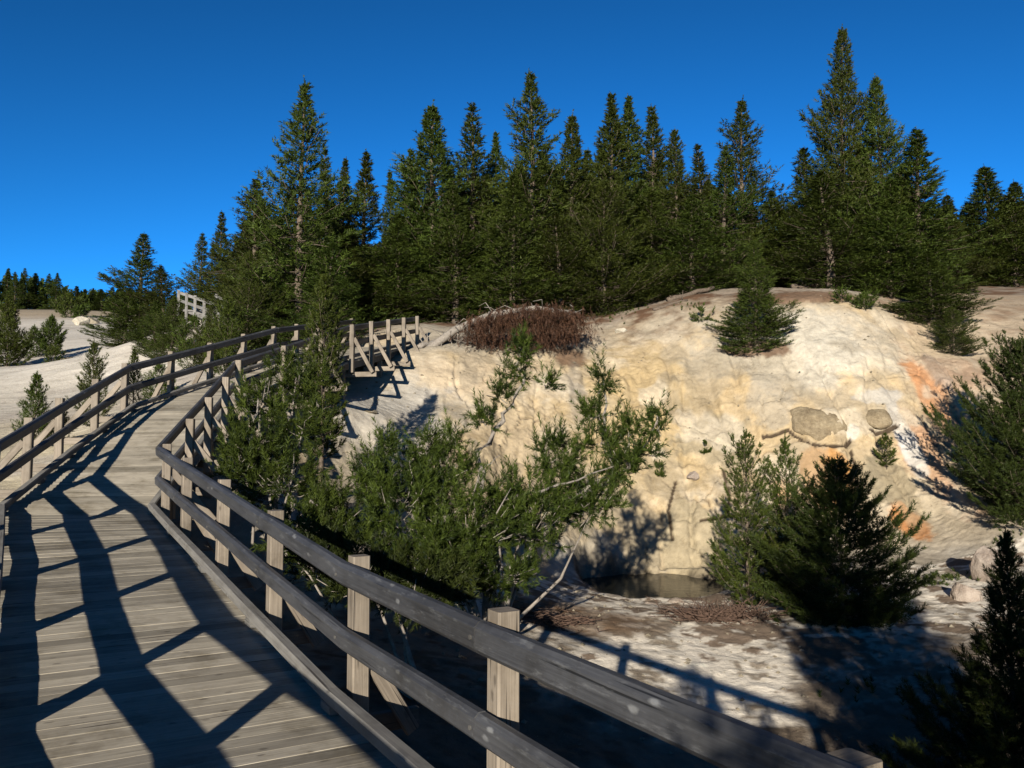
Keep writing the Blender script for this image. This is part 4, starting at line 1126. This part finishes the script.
def face_slab(label, u, v, ru, rv, depth, seed, rot=0.0):
    c = P3(u, v); k = c[1] / FPX; g = np.random.default_rng(seed)
    n, m = 72, 30; vs = []; fs = []
    for i in range(m + 1):
        r = i / m
        for q in range(n):
            a = 2 * PI * q / n
            ex = math.copysign(abs(math.cos(a)) ** .8, math.cos(a)); ez = math.copysign(abs(math.sin(a)) ** .8, math.sin(a))
            if ez < 0: ez *= .92
            y = -depth * (1 - r ** 5) + (.5 if i == m else .12 * r ** 3)
            vs.append((ex * r * ru * k, y, ez * r * rv * k))
    v_ = np.array(vs)
    w_ = 1 + .34 * fbm(v_[:, 0] * 1.5 + seed, v_[:, 2] * 1.1, v_[:, 1] * 0, 3, seed)
    v_[:, 0] *= w_; v_[:, 2] *= w_
    v_[:, 1] += .17 * fbm(v_[:, 0] * 1.6 + seed, v_[:, 2] * 1.6, v_[:, 1] * 0, 4, seed + 1) + .025 * fbm(v_[:, 0] * 7, v_[:, 2] * 7, v_[:, 1] * 0, 3, seed + 2)
    # lean with the face
    hz = (base_h(np.array([c[0]]), np.array([c[1] + .4]))[0] - base_h(np.array([c[0]]), np.array([c[1] - .4]))[0]) / .8
    v_[:, 1] += v_[:, 2] / max(.9, hz) * .85
    for i in range(m):
        for q in range(n): fs.append((i * n + q, i * n + (q + 1) % n, (i + 1) * n + (q + 1) % n, (i + 1) * n + q))
    o = link('embedded_rock', np_mesh('embedded_rock', v_, fs, smooth=True), None, M_SLAB); o.location = Vector(c) + Vector((0, -.085, -.07)); o.rotation_euler = (0, rot, 0)
    tag(o, label, 'rock', 'rocks set in the face')
M_SLAB = rockmat('slab_rock', (.085, .062, .036), (.215, .172, .108), 2.6, 1.0)
face_slab('largest brown-grey flat rock set in the pale face, dark crack along its lower edge', 818, 423, 32, 20, .16, 41, .06)
face_slab('smaller oval grey rock ringed with white crust beside the largest flat rock', 880, 417, 17, 11, .12, 45, -.05)
# ------------------------------------------------------------------ gravel and herbs (uncountable)
def gravel():
    g = np.random.default_rng(77); vs = []; fs = []; n = 0
    t = (1 + 5 ** .5) / 2
    oc = np.array([(1, 0, 0), (-1, 0, 0), (0, 1, 0), (0, -1, 0), (0, 0, 1), (0, 0, -1)], float)
    of = np.array([(0, 2, 4), (2, 1, 4), (1, 3, 4), (3, 0, 4), (2, 0, 5), (1, 2, 5), (3, 1, 5), (0, 3, 5)])
    for k in range(5200):
        if k < 2600: x = g.uniform(-1, 13); y = g.uniform(8, 20)
        elif k < 3800: x = g.uniform(-5, 3); y = g.uniform(18, 29)
        elif k < 4600: x = g.uniform(3, 18); y = g.uniform(22, 33)
        else: x = g.uniform(-30, -9); y = g.uniform(14, 60)
        if ((x - 3.55) / 2.2) ** 2 + ((y - 21.2) / 2.2) ** 2 < 1: continue
        z = hsurf(x, y); s = .008 + .05 * g.uniform(0, 1) ** 7
        v = oc * g.uniform(.6, 1.2, (6, 1)) * s * np.array([1.2, 1, .7]); a = g.uniform(0, 6.28); c, d = math.cos(a), math.sin(a)
        v = np.stack([v[:, 0] * c - v[:, 1] * d, v[:, 0] * d + v[:, 1] * c, v[:, 2]], 1)
        vs.append(v + np.array([x, y, z + s * .2])); fs.append(of + n); n += 6
    o = link('gravel', np_mesh('gravel', np.concatenate(vs), np.concatenate(fs)), None, M_ROCK_GREY)
    tag(o, 'loose gravel strewn over the gully floor and slopes', 'gravel', kind='stuff')
gravel()
def herbs():
    g = np.random.default_rng(78); P = []; D = []
    for (u, d, n, s) in [(935, 19.2, 40, .35), (915, 18.5, 16, .25), (860, 12.4, 12, .2), (625, 33, 30, .6), (690, 32, 14, .3), (1005, 21, 20, .4)]:
        c = gp(u, d)
        for k in range(n):
            x = c[0] + g.normal(0, s); y = c[1] + g.normal(0, s); P.append((x, y, hsurf(x, y) - .01)); D.append(norm(np.array([g.normal(0, .3), g.normal(0, .3), 1])))
    V, F, T = needles(np.array(P), np.array(D), np.full(len(P), .08), 16, .09, .016, g)
    o = link('grass', np_mesh('grass', V, F, tint=T), None, M_LEAF_NEAR)
    tag(o, 'sparse green herbs dotted over the bare ground', 'grass', kind='stuff')
herbs()

# ------------------------------------------------------------------ light, sky, camera
SUN_EL = R(13.9); SHADOW_AZ = R(10.8)      # shadows run away from the viewpoint, a little to the right
sd = Vector((math.sin(SHADOW_AZ) * math.cos(SUN_EL), math.cos(SHADOW_AZ) * math.cos(SUN_EL), -math.sin(SUN_EL)))
sun = bpy.data.lights.new('sun', 'SUN'); sun.energy = 5.0; sun.angle = R(.5); sun.color = (1.0, .93, .82)
so = bpy.data.objects.new('sun', sun); COL.objects.link(so)
so.rotation_euler = sd.to_track_quat('-Z', 'Y').to_euler(); so.location = (-5, -20, 12)
w = bpy.data.worlds.new('World'); SC.world = w; w.use_nodes = True
nt = w.node_tree; nt.nodes.clear()
sky = nt.nodes.new('ShaderNodeTexSky'); sky.sky_type = 'NISHITA'; sky.sun_disc = False
sky.sun_elevation = SUN_EL
to_sun = -sd
sky.sun_rotation = math.atan2(to_sun.x, to_sun.y)
sky.altitude = 2300; sky.air_density = 1.0; sky.dust_density = 0.0; sky.ozone_density = 7.0
mul = nt.nodes.new('ShaderNodeVectorMath'); mul.operation = 'SCALE'; mul.inputs['Scale'].default_value = 1 / 8.3
gam = nt.nodes.new('ShaderNodeGamma'); gam.inputs[1].default_value = 1.75
mul2 = nt.nodes.new('ShaderNodeVectorMath'); mul2.operation = 'SCALE'; mul2.inputs['Scale'].default_value = 10.0
bg = nt.nodes.new('ShaderNodeBackground'); bg.inputs[1].default_value = .082
wo = nt.nodes.new('ShaderNodeOutputWorld')
nt.links.new(sky.outputs[0], mul.inputs[0]); nt.links.new(mul.outputs[0], gam.inputs[0]); hs = nt.nodes.new('ShaderNodeHueSaturation'); hs.inputs['Hue'].default_value = .478
nt.links.new(gam.outputs[0], hs.inputs['Color']); nt.links.new(hs.outputs[0], mul2.inputs[0]); nt.links.new(mul2.outputs[0], bg.inputs[0]); nt.links.new(bg.outputs[0], wo.inputs[0])

cam = bpy.data.cameras.new('camera'); co = bpy.data.objects.new('camera', cam); COL.objects.link(co)
cam.sensor_width = 36; cam.lens = 36 * FPX / 1024; cam.clip_start = .05; cam.clip_end = 3000
co.location = (0, 0, EYE); co.rotation_euler = (PI / 2 + PITCH, 0, 0)
SC.camera = co
SC.view_settings.view_transform = 'Standard'; SC.view_settings.look = 'None'; SC.view_settings.gamma = 1; SC.view_settings.use_curve_mapping = False
SC.view_settings.exposure = 1.28
SC.cycles.max_bounces = 6
